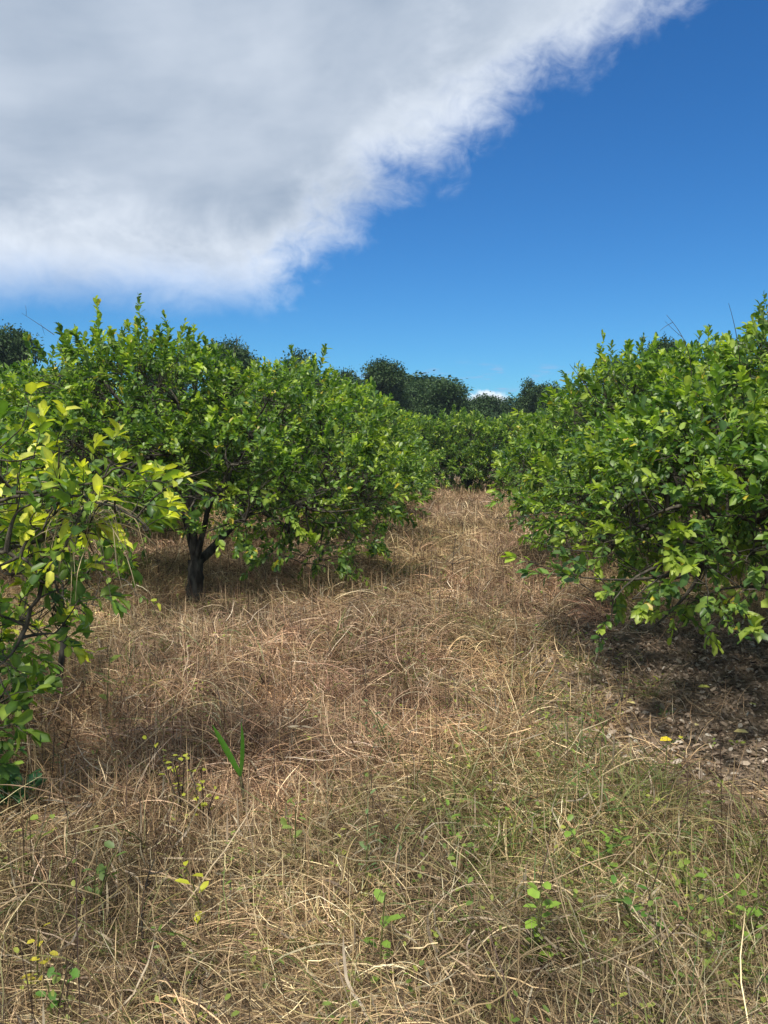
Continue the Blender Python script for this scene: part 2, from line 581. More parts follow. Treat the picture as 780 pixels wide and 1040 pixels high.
def build_dry_grass():
    r = np.random.default_rng(101)
    acc = Acc()

    def put(P, az, el, Ln, W, bend, twist, segs, kink, colr):
        V, q, k = ribbons(P, az, el, Ln, W, bend, twist, segs, r, kink)
        base = np.repeat(colr, k, axis=0)
        acc.add(V, [q], base)

    # A: lodged, tangled mat
    xy = sample_wedge(5200, 1.2, 34, knee=3.6, power=1.35, r=r)
    keep = r.uniform(0, 1, len(xy)) > litter_mask(xy[:, 0], xy[:, 1]) * 0.985
    xy = xy[keep]
    x, y = xy[:, 0], xy[:, 1]
    N = len(xy)
    H = mat_height(x, y) * (1 - 0.7 * litter_mask(x - 0.2, y))
    z = ground_h(x, y) + H * r.uniform(0, 1, N) ** 0.8
    flow = 1.6 * vnoise(x, y, 61, 1.8) + 2.5
    az = np.where(r.uniform(0, 1, N) < 0.55, flow + r.normal(0, 0.7, N), r.uniform(0, 2 * np.pi, N))
    far = np.clip((y - 5) / 12, 0, 1)
    el = r.normal(0.02, 0.30, N) + far * 0.40
    Ln = r.uniform(0.07, 0.20, N) + 0.22 * r.uniform(0, 1, N) ** 3
    W = (0.0012 + 0.0028 * r.uniform(0, 1, N) ** 2.2) * (0.60 + y / 9)
    put(np.stack([x, y, z], -1), az, el, Ln, W, r.normal(0.35, 1.4, N), 0.30, 6, 0.7, straw_colour(x, y, r))

    # B: stems rooted in the ground, leaning and arching over
    xy = sample_wedge(520, 1.2, 34, knee=3.3, power=1.1, r=r)
    keep = r.uniform(0, 1, len(xy)) > litter_mask(xy[:, 0], xy[:, 1]) * 0.97
    xy = xy[keep]
    x, y = xy[:, 0], xy[:, 1]
    N = len(xy)
    H = mat_height(x, y)
    az = 1.6 * vnoise(x, y, 61, 1.8) + 2.5 + r.normal(0, 1.3, N)
    Ln = (0.22 + 1.0 * H) * r.uniform(0.5, 1.25, N)
    W = (0.0012 + 0.0022 * r.uniform(0, 1, N) ** 2) * (0.60 + y / 9)
    put(np.stack([x, y, ground_h(x, y)], -1), az, r.uniform(0.6, 1.5, N), Ln, W, r.uniform(0.3, 2.6, N), 0.12, 6, 0.35, straw_colour(x, y, r))

    # B2: lodged swaths, bundles of parallel straw arching over and lying the same way
    sxy = sample_wedge(14, 1.4, 22, knee=4.0, power=1.1, r=r)
    sxy = sxy[litter_mask(sxy[:, 0], sxy[:, 1]) < 0.25]
    per = 55
    T = np.repeat(sxy, per, axis=0); N = len(T)
    dirn = 1.6 * vnoise(sxy[:, 0], sxy[:, 1], 61, 1.8) + 2.5 + r.normal(0, 0.9, len(sxy))
    dirs = np.repeat(dirn, per)
    sp_ = r.uniform(-0.13, 0.13, N); al = r.uniform(-0.10, 0.10, N)
    x = T[:, 0] - np.sin(dirs) * sp_ + np.cos(dirs) * al
    y = T[:, 1] + np.cos(dirs) * sp_ + np.sin(dirs) * al
    size = np.repeat(r.uniform(0.6, 1.2, len(sxy)), per)
    tint = np.repeat(r.uniform(0.62, 1.38, (len(sxy), 1)) * (1 + r.normal(0, 0.05, (len(sxy), 3))), per, axis=0)
    W = (0.0014 + 0.0030 * r.uniform(0, 1, N) ** 2) * (0.60 + y / 9)
    lift = np.repeat(r.uniform(0.25, 0.85, len(sxy)), per)
    put(np.stack([x, y, ground_h(x, y) + mat_height(x, y) * r.uniform(0.3, 1.0, N)], -1), dirs + r.normal(0, 0.22, N), lift + r.normal(0, 0.15, N), 0.40 * size * r.uniform(0.5, 1.15, N), W,
        2.0 * lift + r.uniform(0.0, 0.6, N), 0.07, 7, 0.12, straw_colour(x, y, r) * tint)
    # B3: broad, crumpled dead grass leaves
    xy = sample_wedge(260, 1.3, 8, knee=3.2, power=1.3, r=r)
    xy = xy[litter_mask(xy[:, 0], xy[:, 1]) < 0.6]
    x, y = xy[:, 0], xy[:, 1]; N = len(xy)
    c = np.array([0.46, 0.39, 0.28]) * r.uniform(0.3, 1.15, (N, 1)) * (1 + r.normal(0, 0.03, (N, 3)))
    put(np.stack([x, y, ground_h(x, y) + mat_height(x, y) * r.uniform(0.2, 1.0, N)], -1), r.uniform(0, 6.28, N), r.normal(0.2, 0.4, N), r.uniform(0.06, 0.22, N), r.uniform(0.004, 0.008, N),
        r.normal(1.0, 1.6, N), 0.35, 6, 0.6, c)

    # C: tussocks, blades fountaining out of one crown
    txy = sample_wedge(3.4, 1.6, 22, knee=4.0, power=1.1, r=r)
    txy = txy[mat_height(txy[:, 0], txy[:, 1]) > 0.10]
    per = 110
    T = np.repeat(txy, per, axis=0)
    N = len(T)
    size = np.repeat(r.uniform(0.6, 1.25, len(txy)), per)
    tint = np.repeat(r.uniform(0.75, 1.2, (len(txy), 1)) * (1 + r.normal(0, 0.05, (len(txy), 3))), per, axis=0)
    lean = np.repeat(r.uniform(0, 6.28, len(txy)), per)
    az = np.where(r.uniform(0, 1, N) < 0.55, lean + r.normal(0, 0.6, N), r.uniform(0, 6.28, N))
    off = r.normal(0, 0.06, (N, 2)) * size[:, None]
    x, y = T[:, 0] + off[:, 0], T[:, 1] + off[:, 1]
    W = (0.0014 + 0.0028 * r.uniform(0, 1, N) ** 1.6) * (0.60 + y / 9)
    put(np.stack([x, y, ground_h(x, y)], -1), az, r.uniform(0.75, 1.5, N), 0.48 * size * r.uniform(0.4, 1.2, N), W,
        r.uniform(0.8, 2.4, N), 0.07, 7, 0.15, straw_colour(x, y, r) * tint)

    # D: long pale straws lying on top, near the camera
    xy = sample_wedge(85, 1.3, 6, knee=3.0, power=1.3, r=r)
    xy = xy[litter_mask(xy[:, 0], xy[:, 1]) < 0.5]
    x, y = xy[:, 0], xy[:, 1]
    N = len(xy)
    z = ground_h(x, y) + mat_height(x, y) * r.uniform(0.5, 1.15, N)
    W = r.uniform(0.0018, 0.0042, N)
    c = np.array([0.55, 0.44, 0.29]) * r.uniform(0.5, 1.1, (N, 1)) * (1 + r.normal(0, 0.04, (N, 3)))
    put(np.stack([x, y, z], -1), r.uniform(0, 6.28, N), r.normal(0.15, 0.35, N), r.uniform(0.18, 0.55, N), W, r.normal(0.7, 0.9, N), 0.17, 9, 0.5, c)

    # E: upright dark weed stalks
    xy = sample_wedge(26, 1.3, 14, knee=3.0, power=1.0, r=r)
    xy = xy[litter_mask(xy[:, 0], xy[:, 1]) < 0.5]
    x, y = xy[:, 0], xy[:, 1]
    N = len(xy)
    W = r.uniform(0.002, 0.004, N) * (0.7 + y / 9)
    c = np.array([0.075, 0.05, 0.04]) * r.uniform(0.6, 1.6, (N, 1))
    put(np.stack([x, y, ground_h(x, y)], -1), r.uniform(0, 6.28, N), r.uniform(1.15, 1.55, N), r.uniform(0.25, 0.55, N), W, r.normal(0.1, 0.3, N), 0.1, 5, 0.2, c)

    me = acc.mesh("dry_grass", M_STRAW)
    tag(obj("dry_grass", me), "tangled dry straw coloured grass covering the lane between the tree rows", "dry grass", kind='stuff')


build_dry_grass()


def build_green_grass():
    r = np.random.default_rng(202)
    acc = Acc()
    txy = sample_wedge(60, 1.5, 12, knee=3.5, power=1.2, r=r)
    x, y = txy[:, 0], txy[:, 1]
    pr = 0.03 + 0.30 * np.clip(vnoise(x, y, 71, 1.4), 0, 1) ** 1.5 + 1.3 * np.exp(-((x - 0.85) / 0.75) ** 2 - ((y - 2.8) / 0.85) ** 2) + 0.15 * np.exp(-((y - 2.1) / 0.4) ** 2)
    pr = pr * (1 - litter_mask(x, y))
    txy = txy[r.uniform(0, 1, len(txy)) < pr]
    per = 24
    T = np.repeat(txy, per, axis=0)
    N = len(T)
    off = r.normal(0, 0.035, (N, 2))
    x, y = T[:, 0] + off[:, 0], T[:, 1] + off[:, 1]
    W = (0.0018 + 0.0030 * r.uniform(0, 1, N) ** 1.5) * (0.7 + y / 8)
    z0 = ground_h(x, y) + mat_height(x, y) * r.uniform(0, 0.8, N)
    V, q, k = ribbons(np.stack([x, y, z0], -1), r.uniform(0, 6.28, N), r.uniform(0.4, 1.5, N), r.uniform(0.10, 0.32, N), W,
                      r.uniform(0.2, 2.2, N), 0.08, 5, r, 0.2)
    pal = np.array([(0.16, 0.22, 0.06), (0.22, 0.26, 0.08), (0.10, 0.17, 0.05), (0.30, 0.29, 0.10), (0.26, 0.25, 0.12)])
    c = pal[r.integers(0, len(pal), N)] * r.uniform(0.7, 1.2, (N, 1))
    acc.add(V, [q], np.repeat(c, k, axis=0))
    tag(obj("green_grass", acc.mesh("green_grass", M_WEED)), "sparse green grass blades growing up through the dry straw", "green grass", kind='stuff')

    # ground cover: tiny leaved herbs scattered through the straw
    acc = Acc()
    sxy = sample_wedge(150, 1.5, 10, knee=3.0, power=1.3, r=r)
    x, y = sxy[:, 0], sxy[:, 1]
    pr = 0.10 + 0.5 * np.clip(vnoise(x, y, 81, 2.0), 0, 1) + 1.0 * np.exp(-((x - 0.95) / 0.65) ** 2 - ((y - 2.5) / 0.7) ** 2)
    sxy = sxy[r.uniform(0, 1, len(sxy)) < pr * (1 - 0.9 * litter_mask(x, y))]
    per = 7
    hue = np.repeat(r.uniform(0, 1, len(sxy)), per)
    T = np.repeat(sxy, per, axis=0)
    N = len(T)
    h = np.tile(np.linspace(0.3, 1.0, per), len(sxy)) * np.repeat(r.uniform(0.5, 1.15, len(sxy)), per)
    x, y = T[:, 0] + r.normal(0, 0.018, N), T[:, 1] + r.normal(0, 0.018, N)
    z = ground_h(x, y) + (mat_height(x, y) + 0.05) * h * 1.2
    a = r.uniform(0, 6.28, N)
    D = np.stack([np.cos(a), np.sin(a), r.uniform(-0.1, 0.8, N)], -1)
    U = np.array([0, 0, 1.0]) + r.normal(0, 0.3, (N, 3))
    Ln = r.uniform(0.010, 0.028, N) * (0.8 + y / 12)
    V, f, k = leaves_np(np.stack([x, y, z], -1), D, U, Ln, Ln * r.uniform(0.45, 0.7, N), 0.25 * np.ones(N), 0.15 * np.ones(N))
    c = np.array([0.14, 0.23, 0.045]) * (1 - hue[:, None]) + np.array([0.33, 0.36, 0.07]) * hue[:, None]
    c = c * r.uniform(0.7, 1.25, (N, 1))
    acc.add(V, f, np.repeat(c, k, axis=0))
    tag(obj("ground_cover", acc.mesh("ground_cover", M_WEED)), "tiny leaved green herbs scattered through the dry grass", "ground cover", kind='stuff')


build_green_grass()


def build_litter():
    r = np.random.default_rng(303)
    N0 = 42000
    x = r.uniform(0.4, 5.6, N0); y = r.uniform(2.0, 7.2, N0)
    k = r.uniform(0, 1, N0) < (0.05 + 0.95 * litter_mask(x + 0.12, y))
    x, y = x[k], y[k]
    N = len(x)
    a = r.uniform(0, 6.28, N)
    D = np.stack([np.cos(a), np.sin(a), r.normal(0, 0.30, N)], -1)
    U = np.array([0, 0, 1.0]) + r.normal(0, 0.5, (N, 3))
    Ln = 0.012 + 0.042 * r.uniform(0, 1, N) ** 1.5
    z = ground_h(x, y) + r.uniform(0.004, 0.035, N)
    V, f, kk = leaves_np(np.stack([x, y, z], -1), D, U, Ln, Ln * r.uniform(0.3, 0.6, N), r.uniform(-0.3, 1.2, N), r.normal(0, 0.4, N))
    V[:, 2] = np.maximum(V[:, 2], ground_h(V[:, 0], V[:, 1]) + 0.002)
    pal = np.array([(0.27, 0.205, 0.15), (0.36, 0.29, 0.22), (0.18, 0.13, 0.09), (0.44, 0.38, 0.31), (0.50, 0.46, 0.39), (0.08, 0.058, 0.042)])
    c = pal[r.choice(6, N, p=[.34, .23, .24, .06, .02, .11])] * r.uniform(0.7, 1.2, (N, 1))
    acc = Acc(); acc.add(V, f, np.repeat(c, kk, axis=0))
    # crumbs and twiglets
    M = 9000
    x = r.uniform(0.6, 5.4, M); y = r.uniform(2.2, 7.0, M)
    k = r.uniform(0, 1, M) < litter_mask(x, y); x, y = x[k], y[k]; M = len(x)
    V, q, kk = ribbons(np.stack([x, y, ground_h(x, y) + 0.006], -1), r.uniform(0, 6.28, M), r.normal(0.1, 0.2, M), r.uniform(0.03, 0.16, M),
                       r.uniform(0.0015, 0.004, M), r.normal(0.2, 0.3, M), 0.2, 4, r, 0.4)
    c = np.array([0.17, 0.12, 0.08]) * r.uniform(0.4, 1.7, (M, 1))
    acc.add(V, [q], np.repeat(c, kk, axis=0))
    tag(obj("leaf_litter", acc.mesh("leaf_litter", M_LITTER)), "brown fallen leaves and crumbs strewn over bare soil under the right tree", "leaf litter", kind='stuff')


build_litter()

# ------------------------------------------------------------------ citrus trees
PAL_CITRUS = dict(deep=(0.040, 0.100, 0.032), mid=(0.120, 0.220, 0.046), light=(0.235, 0.350, 0.060), tip=(0.36, 0.46, 0.068))
PAL_YELLOW = dict(deep=(0.055, 0.125, 0.030), mid=(0.12, 0.225, 0.040), light=(0.26, 0.37, 0.055), tip=(0.66, 0.66, 0.085))


def citrus(seed, blobs, n_shoots, leaves_per, leaf_len, pal=PAL_CITRUS, trunk_h=0.32, trunk_r=0.085, simple=False, limbs=None,
           extra_shoots=(), n_sec=60, topshoots=30, sway=0.0, shoot_len=(0.14, 0.34), tipfrac=0.3, stem_path=None, fruit=0, own_branches=(), clear=None, main_limbs=5, broad=1.0, tip_above=None):
    """returns meshes: trunk, branches, crown, fruit points. Local frame: trunk foot at the origin."""
    r = np.random.default_rng(seed)
    B = np.array(blobs, float)          # cx cy cz rx ry rz
    wgt = (B[:, 3] * B[:, 4]) + B[:, 3] * B[:, 5]
    wgt /= wgt.sum()

    def inside(P, s=0.8):
        q = (P[:, None, :] - B[None, :, :3]) / (B[None, :, 3:] * s)
        return (np.sum(q * q, -1) < 1).any(1)

    def shell(n, lo, hi, reject=0.78, keep=0.2):
        Ps, Ns = [], []
        tot = 0
        while tot < n:
            m = n * 3
            b = r.choice(len(B), m, p=wgt)
            d = nrm(r.normal(0, 1, (m, 3)))
            d[:, 2] = np.where((d[:, 2] < -0.3) & (r.uniform(0, 1, m) < 0.5), -d[:, 2], d[:, 2])
            P = B[b, :3] + d * B[b, 3:] * r.uniform(lo, hi, (m, 1))
            ok = (P[:, 2] > 0.22) if clear is None else ((P[:, 2] > 0.22) & ~clear(P))
            ok = ok & (~inside(P, reject) | (r.uniform(0, 1, m) < keep))
            P, d = P[ok], d[ok]
            Ps.append(P); Ns.append(d); tot += len(P)
        P = np.concatenate(Ps)[:n]; d = np.concatenate(Ns)[:n]
        return P, d

    # --- trunk and limbs
    if limbs is None:
        limbs = len(B)
    trunk = Acc(); brs = Acc()
    top = np.array([r.normal(0, 0.03), r.normal(0, 0.03), trunk_h])
    if stem_path is not None:
        tp = np.array(stem_path, float)[None]
        top = tp[0, -1]
    else:
        tp = bezier(np.zeros((1, 3)) - [[0, 0, 0.06]], np.array([[top[0] * .2 + .02, top[1] * .2, trunk_h * 0.5]]), top[None] + [[0, 0, 0.06]], 12)
    tr = np.linspace(1.25, 0.95, tp.shape[1])[None] * trunk_r
    tr[0, 0] *= 1.25
    V, q = batch_tubes(tp, tr, 10)
    V = V + r.normal(0, trunk_r * 0.07, V.shape)
    trunk.add(V, [q], (1, 1, 1))
    M = min(main_limbs, limbs)
    ang = np.arctan2(B[:limbs, 1], B[:limbs, 0])
    order = np.argsort(ang)
    mi = order[(np.arange(M) * limbs / M).astype(int)]
    rest = np.array([i for i in range(limbs) if i not in set(mi.tolist())], int)
    tgt = B[mi, :3] + r.normal(0, 0.06, (M, 3))
    start = top[None] + np.stack([r.normal(0, trunk_r * 0.2, M), r.normal(0, trunk_r * 0.2, M), r.uniform(-0.14, 0.03, M)], -1)
    mid = start + (tgt - start) * np.array([0.30, 0.30, 0.42]) + r.normal(0, 0.10, (M, 3))
    mid[:, 2] = np.maximum(mid[:, 2], start[:, 2] + 0.10)
    LP = bezier(start, mid, tgt, 12)
    LP = LP + np.cumsum(r.normal(0, 0.012, LP.shape), axis=1)
    lr = trunk_r * r.uniform(0.50, 0.74, (M, 1)) * np.linspace(1, 0.30, 12)[None]
    V, q = batch_tubes(LP, lr, 8)
    V = V + r.normal(0, trunk_r * 0.03, V.shape)
    trunk.add(V, [q], (1, 1, 1))
    if len(rest):
        tgt2 = B[rest, :3] + r.normal(0, 0.06, (len(rest), 3))
        cand = LP[:, 2:8].reshape(-1, 3)
        dd = np.linalg.norm(tgt2[:, None] - cand[None], axis=2)
        s2 = cand[np.argmin(dd, axis=1)]
        m2 = (s2 + tgt2) / 2 + r.normal(0, 0.10, s2.shape)
        LP2 = bezier(s2, m2, tgt2, 12)
        V, q = batch_tubes(LP2, trunk_r * r.uniform(0.28, 0.40, (len(rest), 1)) * np.linspace(1, 0.4, 12)[None], 7)
        trunk.add(V, [q], (1, 1, 1))
        LP = np.concatenate([LP, LP2])
    own = [np.array(o_, float) for o_ in own_branches]
    pool = [LP[:, 3:].reshape(-1, 3)]
    for o_ in own:
        # densify the polyline
        t = np.linspace(0, len(o_) - 1, 14)
        P = np.stack([np.interp(t, np.arange(len(o_)), o_[:, i]) for i in range(3)], -1)
        P[1:-1] += r.normal(0, 0.006, P[1:-1].shape)
        V, q = batch_tubes(P[None], np.linspace(0.009, 0.003, 14)[None], 6)
        brs.add(V, [q], (1, 1, 1))
        pool.append(P)
    pool = np.concatenate(pool)

    def attach(P, pool, K, r0, r1, sides, bow=0.25):
        d2 = ((P[:, None, :] - pool[None]) ** 2).sum(-1)
        # prefer attachment points nearer to the trunk axis and below
        pen = np.linalg.norm(pool[:, :2] - top[:2], axis=1)[None] * 0.15 + np.maximum(0, pool[None, :, 2] - P[:, None, 2]) * 0.6
        j = np.argmin(np.sqrt(d2) + pen, axis=1)
        S = pool[j]
        ln = np.linalg.norm(P - S, axis=1)[:, None]
        M = (S + P) / 2 + nrm(r.normal(0, 1, P.shape)) * ln * bow * 0.5 + np.array([0, 0, 1.0]) * ln * 0.08
        C = bezier(S, M, P, K)
        rr = np.linspace(0, 1, K)[None]
        rad = (r0 * (1 - rr) + r1 * rr) * r.uniform(0.7, 1.3, (len(P), 1))
        V, q = batch_tubes(C, rad, sides)
        return C, V, q

    SP, _ = shell(n_sec, 0.45, 0.85, reject=0.5, keep=0.6)
    C2, V, q = attach(SP, pool, 9, trunk_r * 0.24, trunk_r * 0.08, 5, 0.35)
    brs.add(V, [q], (1, 1, 1))
    pool2 = np.concatenate([C2[:, 3:].reshape(-1, 3), pool])
    P, Nn = shell(n_shoots, 0.62, 1.02)
    tw = np.concatenate([P[:: 6] * 1.0, np.array([e[0] for e in extra_shoots[::2]]).reshape(-1, 3)])
    tw = tw + (top[None] - tw) * 0.10 + r.normal(0, 0.05, tw.shape)
    C25, V, q = attach(tw, pool2, 7, trunk_r * 0.12 + 0.0015, 0.0032, 4, 0.45)
    brs.add(V, [q], (1, 1, 1))
    pool2 = np.concatenate([C25[:, 2:].reshape(-1, 3), pool2])
    # --- shoots
    D = nrm(Nn * 0.75 + np.array([0, 0, 0.45]) + r.normal(0, 0.42, P.shape))
    L = r.uniform(shoot_len[0], shoot_len[1], n_shoots)
    hi = np.argsort(-(P[:, 2] + 0.1 * r.normal(0, 1, len(P))))[:topshoots * 3]
    pick = r.choice(hi, min(topshoots, len(hi)), replace=False)
    L[pick] *= r.uniform(1.1, 1.7, len(pick))
    D[pick] = nrm(D[pick] * 0.5 + np.array([0, 0, 0.9]))
    if len(extra_shoots):
        E = np.array([e[0] for e in extra_shoots], float)
        ED = nrm(np.array([e[1] for e in extra_shoots], float))
        EL = np.array([e[2] for e in extra_shoots], float)
        P = np.concatenate([P, E]); D = np.concatenate([D, ED]); L = np.concatenate([L, EL])
    n = len(P)
    C3, V, q = attach(P, pool2, 6, 0.0036, 0.0024, 4, 0.4)
    brs.add(V, [q], (1, 1, 1))
    K = 6
    droop = np.where(D[:, 2] < 0.2, r.uniform(0.0, 0.5, n), r.uniform(-0.15, 0.3, n))
    t = np.linspace(0, 1, K)
    S3 = P[:, None] + D[:, None] * (L[:, None] * t[None])[:, :, None]
    S3[:, :, 2] -= (droop * L)[:, None] * (t ** 2)[None]
    S3 += np.cumsum(r.normal(0, 0.006, S3.shape), axis=1)
    V, q = batch_tubes(S3, np.linspace(0.0024, 0.0011, K)[None] * np.ones((n, 1)), 3)
    brs.add(V, [q], (1, 1, 1))
    # --- leaves along shoots
    per = np.maximum(3, (leaves_per * L / np.mean(shoot_len) * r.uniform(0.6, 1.3, n)).astype(int))
    sid = np.repeat(np.arange(n), per)
    k = np.concatenate([np.arange(p) for p in per])
    tt = (k + r.uniform(0.2, 1.0, len(k))) / per[sid]
    tt = np.clip(tt ** 0.75, 0, 1)
    f = tt * (K - 1)
    i0 = np.minimum(f.astype(int), K - 2)
    w = (f - i0)[:, None]
    Q = S3[sid, i0] * (1 - w) + S3[sid, i0 + 1] * w
    ax = nrm(S3[sid, i0 + 1] - S3[sid, i0])
    A = nrm(np.cross(ax, np.array([0.3, 0.2, 1.0])))
    Bv = np.cross(ax, A)
    phi = k * 2.4 + r.uniform(0, 0.8, len(k)) + np.repeat(r.uniform(0, 6.28, n), per)
    rad = A * np.cos(phi)[:, None] + Bv * np.sin(phi)[:, None]
    open_ = r.uniform(0.55, 1.25, len(k)) - 0.45 * tt
    LD = nrm(ax * np.cos(open_)[:, None] + rad * np.sin(open_)[:, None] + np.array([0, 0, -0.12]))
    U = ax * 0.5 + np.array([0, 0, 0.9]) + r.normal(0, 0.38, LD.shape)
    sz = leaf_len * r.uniform(0.5, 1.3, len(k)) * np.repeat(r.uniform(0.75, 1.15, n), per) * (1.0 - 0.25 * (tt > 0.93))
    V, fs, vk = leaves_np(Q + LD * 0.006, LD, U, sz, sz * r.uniform(0.42, 0.58, len(k)) * broad, r.uniform(0.05, 0.75, len(k)), r.uniform(-0.15, 0.5, len(k)), simple)
    deep, mid_, light, tip = (np.array(pal[x]) for x in ('deep', 'mid', 'light', 'tip'))
    u = r.uniform(0, 1, len(k))[:, None]
    sh_u = np.repeat(r.uniform(0, 1, n), per)[:, None]
    c = np.where(u < 0.42, deep + (mid_ - deep) * (u / 0.42), mid_ + (light - mid_) * ((u - 0.42) / 0.58))
    tf = tipfrac if tip_above is None else np.where(Q[:, 2:3] > tip_above, tipfrac, 0.10)
    young = ((sh_u < tf) & (tt[:, None] > 0.45))
    c = np.where(young, light + (tip - light) * np.clip((tt[:, None] - 0.45) / 0.5, 0, 1), c)
    odd = r.uniform(0, 1, len(k))[:, None] < 0.012
    c = np.where(odd, np.array([0.50, 0.42, 0.05]), c)
    c = c * (0.8 + 0.4 * np.repeat(r.uniform(0, 1, n), per)[:, None])
    cv = np.repeat(c, vk, axis=0)
    if vk == 8:      # pale midrib, darker margins
        cv = cv * np.tile(np.array([1.35, .88, 1.30, .88, .85, 1.2, .85, .95]), len(k))[:, None]
    crown = Acc(); crown.add(V, fs, cv)
    fr = []
    if fruit:
        cand = np.where(tt < 0.5)[0]
        for j in r.choice(cand, fruit, replace=False):
            fr.append(Q[j] + np.array([0, 0, -0.03]))
    print("leaves", len(k))
    return (trunk.mesh("trunk", M_BARK), brs.mesh("branches", M_TWIG), crown.mesh("crown", M_LEAF), fr)


def fruit_mesh():
    n, m = 8, 10
    V = []
    for i in range(n + 1):
        th = math.pi * i / n
        for j in range(m):
            ph = 2 * math.pi * j / m
            rr = 0.021 * math.sin(th)
            V.append((rr * math.cos(ph), rr * math.sin(ph), 0.025 * math.cos(th) + (0.004 if i == n else 0)))
    idx = np.arange((n + 1) * m).reshape(n + 1, m)
    a, b = idx[:-1], idx[1:]
    q = np.stack([a, np.roll(a, -1, 1), np.roll(b, -1, 1), b], -1).reshape(-1, 4)
    return mesh_np("fruit", np.array(V), [q], M_FRUIT, (0.05, 0.11, 0.018))


FRUIT = fruit_mesh()


def place_tree(name, ms, x, y, rz, scale, label, group, cat="lime tree"):
    e = bpy.data.objects.new(name, None)
    e.empty_display_size = 0.3
    COL.objects.link(e)
    e.location = (x, y, float(ground_h(x, y)))
    e.rotation_euler = (0, 0, rz)
    e.scale = scale if not np.isscalar(scale) else (scale,) * 3
    tag(e, label, cat, group)
    obj("trunk", ms[0], e); obj("branches", ms[1], e); obj("crown", ms[2], e)
    for p in ms[3]:
        obj("fruit", FRUIT, e, loc=tuple(p))
    return e


def ring_blobs(r, Rr, H, n_low=7, n_mid=6, skirt=0.42):
    B = []
    for k in range(n_low):
        a = 2 * math.pi * (k + r.uniform(-.25, .25)) / n_low
        q = Rr * r.uniform(0.58, 0.72)
        s = Rr * r.uniform(0.34, 0.44)
        B.append((q * math.cos(a), q * math.sin(a), skirt + s * 0.75 + r.uniform(-.05, .15), s, s, s * r.uniform(.75, 1)))
    for k in range(n_mid):
        a = 2 * math.pi * (k + 0.5 + r.uniform(-.25, .25)) / n_mid
        q = Rr * r.uniform(0.38, 0.55)
        s = Rr * r.uniform(0.32, 0.42)
        B.append((q * math.cos(a), q * math.sin(a), H * r.uniform(0.60, 0.74), s, s, s * r.uniform(.8, 1.05)))
    for k in range(3):
        a = 2 * math.pi * (k + r.uniform(-.3, .3)) / 3
        s = Rr * r.uniform(0.28, 0.36)
        B.append((Rr * .25 * math.cos(a), Rr * .25 * math.sin(a), H - s * 1.0 - 0.08, s, s, s))
    return B


rr_ = np.random.default_rng(7)
GL = "lime trees in the row left of the lane"
GR = "lime trees in the row right of the lane"

# --- the big tree left of the lane, trunk in view
bl = [  # cx cy cz rx ry rz, local metres (trunk at photo pixel 195,612)
    (-1.15, -0.2, 1.30, 0.75, 0.8, 0.55), (-0.45, -0.7, 1.35, 0.7, 0.8, 0.55), (0.50, -0.9, 1.15, 0.75, 0.75, 0.62),
    (1.25, -0.55, 1.0, 0.75, 0.75, 0.62), (1.65, 0.3, 1.0, 0.62, 0.8, 0.6), (0.9, 1.0, 1.2, 0.9, 0.8, 0.7),
    (-0.6, 1.1, 1.3, 0.9, 0.8, 0.7), (-1.5, 0.6, 1.35, 0.6, 0.8, 0.6), (-1.1, 0.1, 1.95, 0.7, 0.7, 0.5),
    (-0.2, -0.4, 1.95, 0.75, 0.7, 0.52), (0.65, -0.2, 1.72, 0.75, 0.7, 0.5), (1.25, 0.2, 1.5, 0.62, 0.7, 0.45),
    (-0.5, 0.5, 2.0, 0.9, 0.7, 0.45), (-0.85, -0.1, 2.2, 0.45, 0.4, 0.30), (0.05, 0.1, 2.15, 0.35, 0.4, 0.26)]
def clear_main(P):
    # the window under the crown through which the forked trunk is seen
    return (P[:, 0] > -0.75) & (P[:, 0] < 0.55 ) & (P[:, 2] < 0.92 + 0.12 * np.sin(P[:, 0] * 9)) | (P[:, 0] <= -0.75) & (P[:, 2] < 0.75) & (P[:, 1] < 0.6)


MAIN_L = citrus(21, bl, 1950, 22, 0.061, broad=1.15, clear=clear_main, trunk_h=0.36, trunk_r=0.076, topshoots=75, fruit=5, n_sec=80)
place_tree("lime_tree", MAIN_L, -1.93, 7.7, 0, 1.0,
           "large spreading lime tree left of the lane, its dark forked trunk standing in view", GL)

# --- the tree at the right edge
br = [
    (-0.85, -0.6, 1.10, 0.60, 0.65, 0.50), (-0.35, -1.15, 1.15, 0.7, 0.6, 0.52), (0.45, -1.25, 1.2, 0.7, 0.6, 0.55), (1.2, -0.8, 1.15, 0.7, 0.7, 0.6),
    (1.5, 0.3, 1.2, 0.7, 0.8, 0.6), (0.8, 1.2, 1.2, 0.8, 0.7, 0.6), (-0.3, 1.25, 1.15, 0.8, 0.7, 0.6), (-0.9, 0.45, 1.05, 0.62, 0.75, 0.5),
    (-0.55, -0.1, 1.42, 0.66, 0.75, 0.40), (0.1, -0.6, 1.55, 0.70, 0.7, 0.42), (0.8, -0.2, 1.78, 0.75, 0.75, 0.45), (0.2, 0.5, 1.72, 0.85, 0.75, 0.42),
    (0.9, -0.6, 1.85, 0.5, 0.5, 0.35), (0.05, 0.0, 2.02, 0.5, 0.55, 0.36), (0.65, 0.1, 2.22, 0.6, 0.6, 0.36)]
ex = []
TR = np.array([2.70, 4.95, 0.0])
